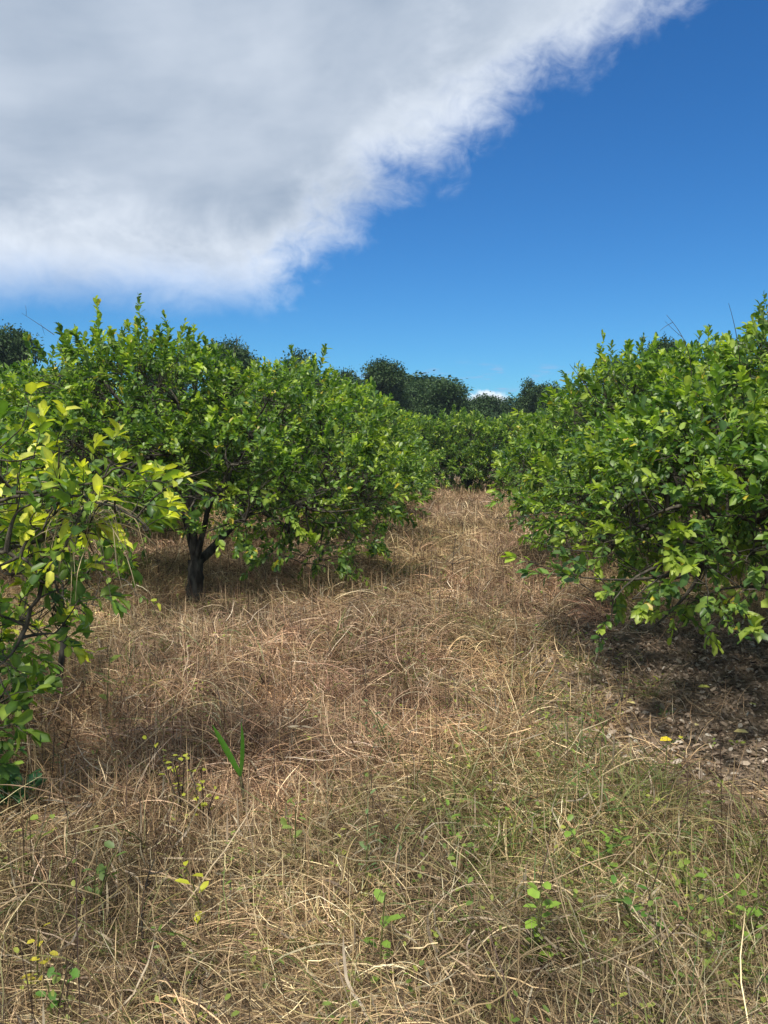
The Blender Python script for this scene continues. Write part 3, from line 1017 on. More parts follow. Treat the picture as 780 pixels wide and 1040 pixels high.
for (u, v, d, dx, dy, dz, ln) in [(548, 572, 4.0, -1, -.2, .3, .16), (562, 580, 3.9, -1, -.3, .2, .16), (620, 628, 3.9, -.3, -.4, .1, .14), (612, 640, 3.9, -.2, -.3, -.1, .12),
                                  (628, 598, 3.8, -.5, -.5, .2, .18), (768, 640, 3.3, -.2, -.5, .2, .18), (758, 648, 3.3, -.5, -.3, .3, .15), (600, 575, 3.8, -.6, -.4, .3, .2),
                                  (680, 592, 3.7, -.3, -.6, .2, .2), (720, 600, 3.6, -.3, -.6, .1, .2), (590, 590, 3.8, -.6, -.3, .2, .18), (655, 605, 3.8, -.3, -.6, .1, .18),
                                  (700, 580, 3.6, -.2, -.7, .3, .2), (742, 610, 3.5, -.2, -.6, .2, .18), (760, 590, 3.4, -.1, -.6, .3, .2)]:
    ex.append((at(u, v, d) - TR, (dx, dy, dz), ln))
def clear_right(P):
    return (P[:, 1] < 0.4) & (P[:, 2] < 0.86 + 0.08 * np.sin(P[:, 0] * 7)) & (P[:, 0] > -0.9)


MAIN_R = citrus(22, br, 2350, 21, 0.058, broad=1.15, clear=clear_right, trunk_h=0.34, trunk_r=0.08, topshoots=16, extra_shoots=ex, fruit=6, n_sec=80)
place_tree("lime_tree", MAIN_R, 2.70, 4.95, 0, 1.0, "nearest dense lime tree at the right edge over bare leaf strewn soil", GR)


def bare_twigs(parent, origin, specs, seed):
    """dead leafless shoots standing out of a crown, one part"""
    r = np.random.default_rng(seed)
    for (p0, p1, nb_) in specs:
        a = Acc()
        p0, p1 = np.array(p0) - origin, np.array(p1) - origin
        C = bezier(p0[None], ((p0 + p1) / 2 + r.normal(0, .03, 3))[None], p1[None], 9)
        V, q = batch_tubes(C, np.linspace(0.0036, 0.0011, 9)[None], 5); a.add(V, [q], (1, 1, 1))
        L_ = np.linalg.norm(p1 - p0)
        for i in range(nb_):
            s0 = C[0][r.integers(3, 8)]
            t0 = s0 + nrm(nrm(p1 - p0) * 0.8 + r.normal(0, .55, 3)) * L_ * r.uniform(.2, .45)
            C2 = bezier(s0[None], ((s0 + t0) / 2 + r.normal(0, .01, 3))[None], t0[None], 6)
            V, q = batch_tubes(C2, np.linspace(0.0018, 0.0009, 6)[None], 4); a.add(V, [q], (1, 1, 1))
        o_ = obj("dead_twig", a.mesh("dead_twig", M_TWIG), parent)
        o_["label"] = "leafless grey dead twig"


tree_r = [o_ for o_ in COL.objects if o_.name.startswith("lime_tree") and abs(o_.location.x - 2.70) < 1e-3][0]
bare_twigs(tree_r, np.array(tree_r.location), [(at(702, 385, 4.9), at(677, 320, 4.9), 2), (at(752, 380, 4.9), at(740, 308, 4.9), 1), (at(560, 520, 4.3), at(505, 526, 4.2), 6),
                                               (at(600, 560, 4.1), at(520, 540, 4.1), 5), (at(660, 600, 3.9), at(625, 645, 3.9), 4), (at(600, 400, 5.0), at(580, 372, 5.0), 3)], 3)
tree_l = [o_ for o_ in COL.objects if o_.name.startswith("lime_tree") and abs(o_.location.x + 1.93) < 1e-3][0]
bare_twigs(tree_l, np.array(tree_l.location), [(at(345, 495, 6.3), at(300, 512, 6.2), 8), (at(330, 500, 6.3), at(282, 520, 6.2), 6), (at(55, 340, 7.2), at(22, 318, 7.2), 3), (at(240, 370, 7.4), at(246, 340, 7.4), 2)], 4)

# --- the near sparse tree whose branches reach in from the left edge
TN = np.array([-2.55, 3.15, 0.0])
bn = [(a - TN[0], b - TN[1], c, d, e, f) for (a, b, c, d, e, f) in [
    (-2.1, 3.05, 1.25, 0.62, 0.6, 0.38), (-1.62, 2.95, 1.30, 0.42, 0.4, 0.30), (-1.22, 2.95, 1.28, 0.34, 0.35, 0.16), (-1.70, 3.0, 0.95, 0.46, 0.4, 0.30),
    (-1.95, 3.0, 0.6, 0.5, 0.45, 0.35), (-1.9, 2.95, 0.42, 0.34, 0.3, 0.2), (-3.0, 3.3, 1.1, 0.7, 0.7, 0.5), (-2.6, 3.8, 1.1, 0.7, 0.6, 0.5)]]
ex = []
for (u, v, d, dx, dy, dz, ln) in [(112, 462, 2.75, .12, 0, 1, .17), (60, 445, 2.75, .1, -.1, 1, .14), (22, 425, 2.65, .1, 0, 1, .14), (35, 455, 2.6, .3, 0, 1, .15), (150, 480, 2.75, .9, -.1, .25, .16),
                                  (165, 490, 2.8, 1, 0, .2, .15), (140, 500, 2.8, .7, -.2, .1, .16), (120, 490, 2.7, .6, -.2, .5, .14), (30, 520, 2.6, .2, -.3, .8, .12), (88, 520, 2.7, .3, -.2, .7, .12),
                                  (75, 545, 2.75, .3, -.2, .5, .12), (80, 600, 2.9, .6, -.1, .1, .18), (60, 590, 2.9, .5, -.2, .3, .16), (95, 480, 2.9, .4, .2, .6, .14), (20, 600, 2.8, .3, 0, .4, .18),
                                  (40, 640, 2.9, .5, 0, 0, .15), (15, 650, 2.8, .4, 0, .2, .16), (10, 700, 2.7, .5, 0, .2, .15), (5, 730, 2.65, .5, 0, .1, .12), (40, 560, 2.8, .4, 0, .3, .16), (50, 520, 2.9, .4, 0, .5, .14)]:
    ex.append((at(u, v, d) - TN, (dx, dy, dz), ln))
ob = [[at(-60, 520, 3.0) - TN, at(0, 492, 2.85) - TN, at(55, 487, 2.8) - TN, at(100, 479, 2.75) - TN, at(135, 460, 2.7) - TN],
      [at(-40, 530, 3.0) - TN, at(0, 497, 2.85) - TN, at(70, 495, 2.8) - TN, at(130, 512, 2.8) - TN, at(150, 530, 2.8) - TN],
      [at(-20, 545, 2.75) - TN, at(10, 552, 2.7) - TN, at(28, 562, 2.7) - TN, at(48, 590, 2.75) - TN],
      [at(20, 640, 2.8) - TN, at(45, 580, 2.8) - TN, at(75, 530, 2.8) - TN, at(112, 462, 2.75) - TN]]
NEAR_L = citrus(23, bn, 520, 12, 0.064, broad=1.2, tip_above=1.12, pal=PAL_YELLOW, trunk_h=0.4, trunk_r=0.042, n_sec=30, topshoots=6, extra_shoots=ex, own_branches=ob, tipfrac=0.8,
                shoot_len=(0.10, 0.22), fruit=3, limbs=6)
place_tree("lime_tree", NEAR_L, TN[0], TN[1], 0, 1.0, "sparse lime tree with yellowing leaves reaching in from the left edge, nearest the camera", GL)

# --- thin young tree behind it, slender stem in view
TY = on_ground(57, 718)
sp = [np.array([0, 0, -0.05]), at(60, 690, TY[1]) - TY, at(63, 660, TY[1]) - TY, at(66, 630, TY[1]) - TY, at(60, 600, TY[1]) - TY]
by = [(0.0, 0, 1.0, 0.34, 0.34, 0.26), (0.28, -0.1, 0.72, 0.26, 0.26, 0.16), (-0.35, 0.05, 0.8, 0.4, 0.35, 0.3), (-0.1, 0.0, 0.45, 0.22, 0.2, 0.12)]
YOUNG = citrus(24, by, 90, 12, 0.065, broad=1.2, pal=PAL_YELLOW, stem_path=sp, trunk_r=0.016, n_sec=12, topshoots=4, limbs=3, shoot_len=(0.10, 0.22), tipfrac=0.4)
place_tree("lime_tree", YOUNG, TY[0], TY[1], 0, 1.0, "young lime tree with a thin dark stem beside the sparse tree at the left edge", GL)

# --- shared crowns for the rest of the orchard
MIDS = [citrus(31 + i, ring_blobs(rr_, 1.95, 2.55 + 0.1 * i), 1500, 14, 0.088, topshoots=40, n_sec=60) for i in range(2)]
FARS = [citrus(41 + i, ring_blobs(rr_, 1.95, 2.6, skirt=0.22), 1150, 11, 0.13, topshoots=35, n_sec=40, simple=True) for i in range(2)]

ordn = ["second", "third", "fourth", "fifth", "sixth"]
for i, (x, y) in enumerate(TREES_L[1:]):
    m = MIDS[i % 2] if i < 3 else FARS[i % 2]
    place_tree("lime_tree", m, x, y, 1.3 * i + 0.4, (1.03, 1.03, 1.04 - 0.05 * i),
               "lime tree directly behind the big one with the forked trunk, left row" if i == 0 else
               f"bushy lime tree, {ordn[i]} one behind the sparse edge tree in the left row going away", GL)
for i, (x, y) in enumerate(TREES_R[1:]):
    m = MIDS[(i + 1) % 2] if i < 3 else FARS[i % 2]
    place_tree("lime_tree", m, x, y, 2.1 * i + 1.0, (0.98, 0.98, 1.0 - 0.05 * i),
               f"bushy lime tree, {ordn[i]} along the row that starts at the right edge", GR)
# trees closing the lane
for i, (x, y, s, lb) in enumerate([(-1.7, 24.9, 1.05, "far lime tree left of the lane's end"), (0.75, 26.0, 1.0, "far lime tree closing the lane, left of its middle"),
                                   (2.9, 26.6, 1.02, "far lime tree closing the lane at its middle"), (5.0, 26.0, 1.02, "far lime tree closing the lane, right of its middle"),
                                   (7.9, 25.8, 1.08, "far lime tree right of the lane's end")]):
    place_tree("lime_tree", FARS[i % 2], x, y, i * 1.7, s, lb, "lime trees closing the far end of the lane")
# neighbouring rows
k = 0
for side, xs in ((-1, (-6.3, -10.8)), (1, (7.4, 12.0))):
    for ri, x0 in enumerate(xs):
        for j in range(5):
            y = 8.2 + 4.6 * j + (1.5 if ri else 0)
            x = x0 + 0.12 * (y - 5)
            if ri and j < 1: continue
            s = 1.0 + 0.06 * math.sin(k * 2.3)
            place_tree("lime_tree", FARS[k % 2] if (j or ri) else MIDS[k % 2], x, y, k * 0.9, s,
                       ("foremost", "second", "third", "fourth", "rearmost")[j] + " lime tree in the " + ("next" if ri == 0 else "outermost") + " row " + ("left" if side < 0 else "right") + " of the lane, mostly hidden",
                       "lime trees in the outer rows")
            k += 1


# ------------------------------------------------------------------ tall dark trees beyond the orchard
def tall_tree(seed, H, Rr, slender=False):
    r = np.random.default_rng(seed)
    n = 17 if not slender else 18
    B = []
    for i in range(n):
        a = r.uniform(0, 6.28); zf = r.uniform(0.30, 0.92) if not slender else 0.2 + 0.72 * i / 17
        q = Rr * (0.72 if zf < 0.62 else 0.48) * r.uniform(0.2, 1.1) * (0.6 if slender else 1)
        s = Rr * (r.uniform(0.22, 0.46) if not slender else 0.62 - 0.35 * i / 17)
        B.append((q * math.cos(a), q * math.sin(a), H * zf, s, s, s * r.uniform(0.6, 0.85)))
    s = Rr * 0.42
    B.append((0, 0, H - s * 0.8, s, s, s * 0.8))
    B = np.array(B)
    tr = Acc()
    top = np.array([[r.normal(0, .2), r.normal(0, .2), H * 0.42]])
    tp = bezier(np.zeros((1, 3)) - [[0, 0, .1]], top * [[.2, .2, .5]], top, 6)
    V, q = batch_tubes(tp, np.linspace(0.2, 0.14, 6)[None] * H / 8, 8); tr.add(V, [q], (1, 1, 1))
    st = np.repeat(top, len(B), 0)
    LP = bezier(st, (st + B[:, :3]) / 2 + r.normal(0, .25, (len(B), 3)), B[:, :3], 7)
    V, q = batch_tubes(LP, np.linspace(.09, .03, 7)[None] * np.ones((len(B), 1)), 5); tr.add(V, [q], (1, 1, 1))
    # leaf sprays
    nc = 2400 if not slender else 1200
    w = B[:, 3] ** 2; w /= w.sum()
    b = r.choice(len(B), nc, p=w)
    d = nrm(r.normal(0, 1, (nc, 3)))
    lump = 1 + 0.28 * np.sin(d[:, 0] * 7 + b) * np.cos(d[:, 2] * 6 + b * 2) * np.cos(d[:, 1] * 5 + b)
    C = B[b, :3] + d * B[b, 3:] * (r.uniform(0.55, 1.04, nc) * lump)[:, None]
    per = 9
    N = nc * per
    P = np.repeat(C, per, 0) + r.normal(0, 0.17, (N, 3))
    D = nrm(r.normal(0, 1, (N, 3)) + np.repeat(d, per, 0) * 0.6)
    U = np.array([0, 0, 1.0]) + r.normal(0, 0.5, (N, 3))
    Ln = r.uniform(0.12, 0.26, N)
    V, fs, k_ = leaves_np(P, D, U, Ln, Ln * 0.6, 0.2 * np.ones(N), 0.2 * np.ones(N), simple=True)
    c = np.array([0.026, 0.062, 0.020]) + (np.array([0.075, 0.125, 0.032]) - np.array([0.026, 0.062, 0.020])) * np.repeat(r.uniform(0, 1, nc), per)[:, None] * r.uniform(0.5, 1, (N, 1))
    cr = Acc(); cr.add(V, fs, np.repeat(c, k_, axis=0))
    return tr.mesh("trunk", M_BARK), cr.mesh("crown", M_FAR)


TALL = [tall_tree(61, 8.0, 3.4), tall_tree(62, 8.0, 3.0), tall_tree(63, 8.0, 3.8)]
SLIM = tall_tree(64, 8.0, 1.6, True)


def place_tall(u, vtop, wpx, dist, which, rz, label):
    x = (u - 390) / 780 * dist
    H = CAM_H + dist * (455 - vtop) / 780
    ms, r0 = (SLIM, 1.6) if which == 3 else (TALL[which], (3.4, 3.0, 3.8)[which])
    s = H / 8.0 / 1.02
    sx = wpx / 2 / 780 * dist / (r0 * 0.95)
    e = bpy.data.objects.new("forest_tree", None)
    COL.objects.link(e)
    e.location = (x, dist, 0); e.rotation_euler = (0, 0, rz); e.scale = (sx, sx, s)
    tag(e, label, "tree", "tall dark trees beyond the orchard")
    obj("trunk", ms[0], e); obj("crown", ms[1], e)


for a in [
    (5, 341, 90, 40, 0, 0.3, "tall dark tree behind the orchard at the far left edge"),
    (-75, 350, 110, 42, 2, 1.0, "tall dark tree outside the left edge beyond the orchard"),
    (75, 368, 90, 46, 1, 2.0, "dark tree beyond the left row, behind the big forked lime tree"),
    (170, 365, 110, 44, 2, 2.6, "dark tree seen through the top of the big forked lime tree"),
    (240, 352, 90, 42, 0, 3.0, "bluish green tree showing above the second tree of the left row"),
    (305, 356, 78, 46, 1, 4.1, "grey green rounded tree above the left row"),
    (350, 378, 80, 52, 2, 4.4, "low dark tree between the grey green and the round headed one"),
    (390, 372, 74, 50, 0, 5.2, "round headed dark tree, tallest of those left of the lane's end"),
    (424, 386, 66, 54, 1, 0.4, "dark tree filling the dip right of the round headed one"),
    (454, 389, 96, 50, 2, 0.9, "broad dark tree standing over the lane's left end"),
    (486, 404, 66, 58, 0, 1.4, "low dark tree beside the small white cloud"),
    (516, 403, 64, 60, 1, 1.9, "low dark tree just right of the small white cloud"),
    (535, 385, 30, 54, 3, 2.2, "slender pointed dark tree above the lane's right end"),
    (560, 393, 60, 52, 0, 2.9, "dark tree right of the slender pointed one"),
    (590, 392, 60, 46, 1, 3.3, "dark tree low behind the right row"),
    (622, 366, 66, 34, 2, 3.8, "tall dark tree rising behind the right row"),
    (676, 352, 70, 36, 0, 4.4, "dark tree showing over the right row near its high shoots"),
    (735, 345, 90, 40, 1, 4.9, "dark tree hidden behind the right edge tree"),
    (325, 384, 170, 62, 2, 0.7, "dark tree far behind the grey green one, left of the lane's end"),
    (412, 384, 170, 64, 0, 1.7, "dark tree far behind the round headed one"),
    (470, 410, 150, 66, 2, 2.7, "low dark tree far behind, under the small white cloud"),
    (548, 398, 150, 64, 1, 3.7, "dark tree far behind the slender pointed one"),
    (815, 340, 110, 42, 2, 5.5, "dark tree outside the right edge beyond the orchard"),
]:
    place_tall(*a)


# ------------------------------------------------------------------ small plants, sticks, fallen leaves
def stem_obj(name, pts, r0, r1, mat, parent, sides=6, K=10):
    pts = np.array(pts, float)
    t = np.linspace(0, len(pts) - 1, K)
    P = np.stack([np.interp(t, np.arange(len(pts)), pts[:, i]) for i in range(3)], -1)
    if len(pts) == 3:
        P = bezier(pts[None, 0], pts[None, 1] * 2 - (pts[None, 0] + pts[None, 2]) / 2, pts[None, 2], K)[0]
    V, q = batch_tubes(P[None], np.linspace(r0, r1, K)[None], sides)
    return obj(name, mesh_np(name, V, [q], mat, (0.2, 0.2, 0.08)), parent)


M_STEM_G = leaf_mat("green_stem", 0.5, 0.0)


def empty(name, p, label, cat, group=None):
    e = bpy.data.objects.new(name, None)
    COL.objects.link(e)
    e.location = tuple(p)
    return tag(e, label, cat, group)


def gpt(u, v):
    p = on_ground(u, v)
    p[2] = float(ground_h(p[0], p[1]))
    return p


# palm seedling
pf = gpt(250, 836)
d = pf[1]
e = empty("palm_seedling", pf, "green palm seedling with two upright strap leaves in the straw left of centre", "palm seedling")
neck = at(244, 788, d) - pf
stem_obj("stalk", [np.array([0, 0, -.02]), (at(248, 812, d) - pf), neck], 0.010, 0.0065, bark_mat("seedling_stalk", (0.05, 0.045, 0.025), (0.12, 0.11, 0.05), 60), e)


def strap(tip, base, wid, bowv, col, K=12):
    t = np.linspace(0, 1, K)
    P = bezier(base[None], ((base + tip) / 2 + bowv)[None], tip[None], K)[0]
    T = nrm(np.gradient(P, axis=0))
    S = nrm(np.cross(T, np.array([0.15, 1.0, 0.1])))
    Nn = np.cross(S, T)
    w = wid * np.sin(np.clip(t * 0.93 + 0.12, 0, 1) * np.pi) ** 0.6
    V = np.stack([P - S * w[:, None] / 2 + Nn * w[:, None] * .18, P, P + S * w[:, None] / 2 + Nn * w[:, None] * .18], 1)
    idx = np.arange(K * 3).reshape(K, 3)
    q = np.concatenate([np.stack([idx[:-1, j], idx[:-1, j + 1], idx[1:, j + 1], idx[1:, j]], -1) for j in (0, 1)])
    return mesh_np("leaf", V.reshape(-1, 3), [q], M_WEED, col)


obj("leaf", strap(at(215, 735, d) - pf, neck, 0.028, np.array([-0.01, 0, 0.015]), (0.075, 0.20, 0.022)), e)
obj("leaf", strap(at(245, 733, d - .03) - pf, neck, 0.018, np.array([0.012, 0, 0.0]), (0.065, 0.18, 0.020)), e)


def weed(name, u, v, h, n, leaf, col, label, spread=0.5, seed=0, cat="weed", aspect=0.6, n_stems=1, stemc=None):
    """leafy weed: thin stems with leaves"""
    r = np.random.default_rng(seed * 7 + int(u) * 13 + int(v))
    p = gpt(u, v)
    h = h * 1.15 + 0.6 * float(mat_height(p[0], p[1])) * (h > 0.1)
    e = empty(name, p, label, cat)
    st, lf = Acc(), Acc()
    for s in range(n_stems):
        a = r.uniform(0, 6.28)
        hh = h * r.uniform(0.65, 1.0) if s else h
        tip = np.array([math.cos(a) * spread * hh * r.uniform(.2, 1), math.sin(a) * spread * hh * r.uniform(.2, 1), hh])
        C = bezier(np.array([[0, 0, -0.02]]), tip[None] * [[.3, .3, .6]], tip[None], 8)
        V, q = batch_tubes(C, np.linspace(0.0036, 0.0018, 8)[None], 5)
        st.add(V, [q], stemc or (0.13, 0.14, 0.05))
        t = np.linspace(0.35, 1, n) * 7
        i0 = np.minimum(t.astype(int), 6); w = (t - i0)[:, None]
        P = C[0][i0] * (1 - w) + C[0][i0 + 1] * w
        ph = np.arange(n) * 2.4 + r.uniform(0, 6)
        D = np.stack([np.cos(ph), np.sin(ph), r.uniform(0.0, 0.8, n)], -1)
        P = P + nrm(D) * 0.01
        Ln = leaf * r.uniform(0.7, 1.2, n)
        V, f, k_ = leaves_np(P, D, np.array([0, 0, 1.]) + r.normal(0, .35, (n, 3)), Ln, Ln * aspect, .3 * np.ones(n), .2 * np.ones(n))
        c = np.array(col) * r.uniform(0.75, 1.2, (n, 1))
        lf.add(V, f, np.repeat(c, k_, axis=0))
    obj("stem", st.mesh("stem", M_STEM_G), e)
    obj("foliage", lf.mesh("foliage", M_WEED), e)
    return e


YG = (0.42, 0.45, 0.05); LG = (0.20, 0.33, 0.05); MG = (0.10, 0.22, 0.035); DG = (0.045, 0.12, 0.03)
weed("weed", 185, 838, 0.28, 5, 0.026, YG, "yellow leaved weed spray just left of the palm seedling", 0.6, 1, n_stems=4, aspect=.8, stemc=(.05, .04, .03))
weed("weed", 208, 850, 0.22, 5, 0.025, YG, "lower yellowish weed between the palm seedling and the yellow spray", 0.6, 2, n_stems=4, aspect=.8, stemc=(.05, .04, .03))
weed("broadleaf_plant", 18, 838, 0.20, 9, 0.095, (0.06, 0.18, 0.07), "dark green broad leaved plant cut by the left edge", 0.9, 3, cat="plant", aspect=.5, n_stems=3)
weed("sapling", 108, 742, 0.34, 4, 0.075, (0.20, 0.26, 0.05), "small sapling with a few round olive leaves left of the palm seedling", 0.15, 4, cat="sapling", aspect=.7)
weed("sapling", 15, 762, 0.34, 10, 0.075, MG, "leafy green shoot rising from the straw below the left edge tree", 0.3, 5, cat="sapling", aspect=.55, n_stems=2)
weed("weed", 208, 962, 0.16, 5, 0.055, (0.48, 0.50, 0.04), "bright yellow green leafed weed alone in the straw at lower left", 0.7, 6, aspect=.45)
weed("weed", 38, 1030, 0.15, 5, 0.032, (0.52, 0.46, 0.05), "weed with yellow leaves in the bottom left corner", 0.5, 7, n_stems=2)
weed("weed", 55, 1066, 0.14, 5, 0.034, MG, "green weed in the bottom left corner below the yellow leafed one", 0.3, 8, n_stems=2)
weed("weed", 540, 1022, 0.20, 6, 0.042, (0.24, 0.38, 0.05), "bright green upright weed with oval leaves near the bottom, right of centre", 0.25, 9, n_stems=3)
weed("weed", 470, 912, 0.16, 6, 0.030, LG, "light green weed clump in the straw below the lane's middle", 0.6, 10, n_stems=4)
weed("weed", 300, 905, 0.20, 5, 0.040, (0.22, 0.30, 0.07), "pale green weed below and right of the palm seedling", 0.3, 11, n_stems=2)
weed("weed", 372, 935, 0.20, 7, 0.030, (0.16, 0.24, 0.09), "grey green ferny weed left of the bottom centre", 0.6, 12, n_stems=4, aspect=.35)
weed("weed", 605, 915, 0.16, 6, 0.036, LG, "light green weed among yellowish grass on the right", 0.5, 13, n_stems=4)
weed("weed", 690, 935, 0.14, 6, 0.034, (0.26, 0.36, 0.06), "yellow green weed near the edge of the bare soil", 0.6, 14, n_stems=4)
weed("weed", 745, 985, 0.16, 6, 0.036, LG, "light green weed low at the right edge", 0.6, 15, n_stems=4)
weed("weed", 655, 985, 0.15, 6, 0.034, MG, "mid green weed low on the right under the bright clump", 0.6, 16, n_stems=4)
weed("weed", 385, 1030, 0.2, 5, 0.045, LG, "green weed standing at the bottom centre", 0.2, 17, n_stems=2)
weed("weed", 590, 800, 0.22, 9, 0.030, (0.11, 0.19, 0.05), "dull green bushy weed at the border of straw and bare soil", 0.7, 18, n_stems=7, aspect=.3)
weed("weed", 402, 800, 0.2, 7, 0.030, (0.12, 0.19, 0.07), "dull green weed in the straw right of the palm seedling", 0.7, 19, n_stems=5, aspect=.35)
weed("weed", 95, 950, 0.15, 5, 0.036, (0.14, 0.22, 0.06), "green weed in the straw at lower left above the corner plants", 0.5, 20, n_stems=3)
weed("weed", 20, 920, 0.16, 5, 0.04, (0.24, 0.32, 0.06), "light green weed at the left edge under the dark broad leaved plant", 0.5, 21, n_stems=3)
weed("weed", 675, 728, 0.07, 8, 0.018, MG, "tiny green tuft on the bare soil under the right tree", 0.9, 22, n_stems=4, aspect=.3)
weed("sapling", 68, 800, 0.12, 4, 0.05, DG, "small dark green leafy shoot near the thin stemmed tree", 0.7, 23, cat="sapling")


# bare twiggy shrub in the lane
def bare_shrub(u, v, h, label, seed, n=9, mat=M_BARK, rad=0.004):
    r = np.random.default_rng(seed)
    p = gpt(u, v)
    e = empty("dead_shrub", p, label, "dead shrub")
    a = Acc()
    tip = np.array([0.03, 0, h])
    C = bezier(np.array([[0, 0, -.02]]), np.array([[-.04, 0, h * .5]]), tip[None], 8)
    V, q = batch_tubes(C, np.linspace(rad, rad * .4, 8)[None], 5); a.add(V, [q], (1, 1, 1))
    for i in range(n):
        s = C[0][r.integers(2, 7)]
        an = r.uniform(0, 6.28)
        ln = h * r.uniform(.25, .55)
        t_ = s + ln * np.array([math.cos(an) * .75, math.sin(an) * .75, r.uniform(.2, .9)])
        C2 = bezier(s[None], ((s + t_) / 2 + r.normal(0, .03, 3))[None], t_[None], 6)
        V, q = batch_tubes(C2, np.linspace(rad * .55, rad * .25, 6)[None], 4); a.add(V, [q], (1, 1, 1))
    me = a.mesh("branches", mat)
    obj("branches", me, e)


bare_shrub(461, 596, 0.62, "thin leafless dark shrub standing alone in the lane's straw", 5, rad=0.006)
bare_shrub(440, 560, 0.4, "small leafless shrub further up the lane by the left trees", 6, n=6, rad=0.006)
bare_shrub(150, 985, 0.30, "two dead dark stalks upright in the straw at lower left", 7, n=2, rad=0.004)


def stick(name, pts, r0, r1, mat, label, cat="stick"):
    P = np.array(pts, float)
    o_ = P[0].copy()
    me_pts = P - o_
    t = np.linspace(0, len(P) - 1, 14)
    Q = np.stack([np.interp(t, np.arange(len(P)), me_pts[:, i]) for i in range(3)], -1)
    # smooth
    for _ in range(3):
        Q[1:-1] = (Q[:-2] + Q[1:-1] * 2 + Q[2:]) / 4
    V, q = batch_tubes(Q[None], np.linspace(r0, r1, 14)[None], 8)
    o = obj(name, mesh_np(name, V, [q], mat, (1, 1, 1)), loc=tuple(o_))
    tag(o, label, cat)
    return o


def gz(u, v, z=0.02):
    p = on_ground(u, v, z)
    return p


stick("fallen_stick", [gz(609, 720), gz(620, 718, .03), gz(630, 712, .05), gz(633, 703, .06), gz(630, 694, .05), gz(624, 688, .03)], 0.008, 0.005, M_TWIG,
      "curved grey stick lying where the straw meets the bare soil")
stick("pale_stick", [at(742, 1052, 2.0), at(752, 1015, 2.05), at(764, 1000, 2.1), at(792, 984, 2.15)], 0.006, 0.0045, M_PALE, "pale whitish stick in the bottom right corner")
M_STRAWSTEM = bark_mat("straw_stem", (0.38, 0.27, 0.17), (0.52, 0.40, 0.27), 20)
b_ = gpt(158, 682)
stick("straw_stalk", [b_, at(140, 640, b_[1] - .1), at(118, 580, b_[1] - .25)], 0.0035, 0.002, M_STRAWSTEM, "long pale straw stalk leaning left in front of the forked tree", "dry stalk")
b_ = gpt(250, 852)
stick("straw_stalk", [b_ + [0, 0, -.01], at(251, 820, b_[1]), at(253, 775, b_[1] - .03)], 0.005, 0.002, M_STRAWSTEM, "upright bleached stalk just right of the palm seedling", "dry stalk")
b_ = gpt(520, 1062)
stick("straw_stalk", [b_, at(495, 1010, b_[1]), at(480, 985, b_[1] + .02), at(458, 972, b_[1] + .05)], 0.0045, 0.002, M_STRAWSTEM, "arching pale grass stalk near the bottom, right of centre", "dry stalk")

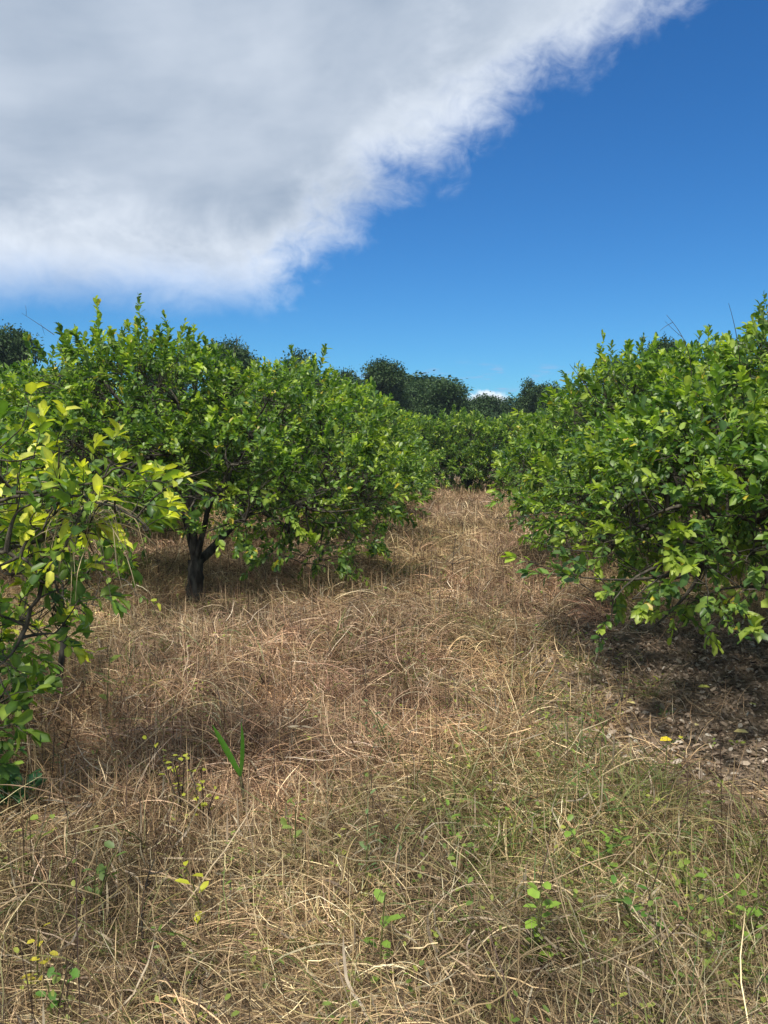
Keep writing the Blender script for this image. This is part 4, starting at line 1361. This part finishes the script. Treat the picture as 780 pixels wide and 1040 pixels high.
# fallen leaves seen one by one
FL = [(670, 761, .062, (0.62, 0.50, 0.03), 0.3, "bright yellow fallen leaf, largest on the bare soil under the right tree"),
      (691, 758, .036, (0.48, 0.46, 0.05), 1.2, "small yellow green fallen leaf beside the largest yellow one"),
      (645, 720, .048, (0.55, 0.48, 0.20), 2.4, "pale yellow fallen leaf right of the curved grey stick"),
      (721, 703, .060, (0.50, 0.50, 0.12), 2.9, "pale green yellow fallen leaf in the middle of the bare soil"),
      (760, 752, .060, (0.58, 0.48, 0.20), 2.8, "cream yellow fallen leaf on the mossy soil near the right edge"),
      (768, 721, .040, (0.45, 0.44, 0.16), 2.2, "small pale fallen leaf close to the right edge by the trunk"),
      (706, 743, .034, (0.52, 0.44, 0.20), 0.9, "tiny cream fallen leaf between the yellow ones on the bare soil")]
for (u, v, ln, c, a, lb) in FL:
    p = gpt(u, v) + np.array([0, 0, 0.045])
    ln = ln * 1.2
    n_ = 1
    V, f, k_ = leaves_np(np.array([[0, 0, 0.]]), np.array([[math.cos(a), math.sin(a), .1]]), np.array([[0.1, -.25, 1.]]), np.array([ln]), np.array([ln * .55]), np.array([.35]), np.array([.15]))
    o = obj("fallen_leaf", mesh_np("fallen_leaf", V, f, M_LITTER, c), loc=tuple(p))
    tag(o, lb, "fallen leaf", "yellow leaves fallen under the right tree")

# bundle of dry straw caught in the left edge tree
r = np.random.default_rng(77)
p0 = at(95, 520, 2.95)
n_ = 60
P = np.tile(p0, (n_, 1)) + r.normal(0, .035, (n_, 3))
V, q, k_ = ribbons(P, r.uniform(0, 6.28, n_), r.uniform(-.2, 1.0, n_), r.uniform(.15, .5, n_), r.uniform(.002, .004, n_), r.uniform(1.0, 3.0, n_), .2, 7, r, .5)
c = np.array([.50, .40, .25]) * r.uniform(.7, 1.2, (n_, 1))
o = obj("hanging_straw", mesh_np("hanging_straw", V - p0, [q], M_STRAW, np.repeat(c, k_, axis=0)), loc=tuple(p0))
tag(o, "bunch of dry straw caught hanging in the sparse left edge tree", "straw bunch")

# ------------------------------------------------------------------ air
HAZE = 0.0005
bm_v = [(-75, -12, -1.4), (75, -12, -1.4), (75, 75, -1.4), (-75, 75, -1.4), (-75, -12, 13), (75, -12, 13), (75, 75, 13), (-75, 75, 13)]
hz, hn, hl = new_mat("haze_air")
ho = hn.new('ShaderNodeOutputMaterial')
hv = hn.new('ShaderNodeVolumePrincipled')
hv.inputs['Color'].default_value = (0.62, 0.80, 1.0, 1)
hv.inputs['Density'].default_value = HAZE
hv.inputs['Anisotropy'].default_value = 0.0
hl.new(hv.outputs[0], ho.inputs['Volume'])
hme = mesh_np("haze", bm_v, [[(0, 3, 2, 1), (4, 5, 6, 7), (0, 1, 5, 4), (1, 2, 6, 5), (2, 3, 7, 6), (3, 0, 4, 7)]], hz, smooth=False)
tag(obj("haze", hme), "thin bluish haze in the air between the camera and the far trees", "haze", kind='stuff')
print("done")
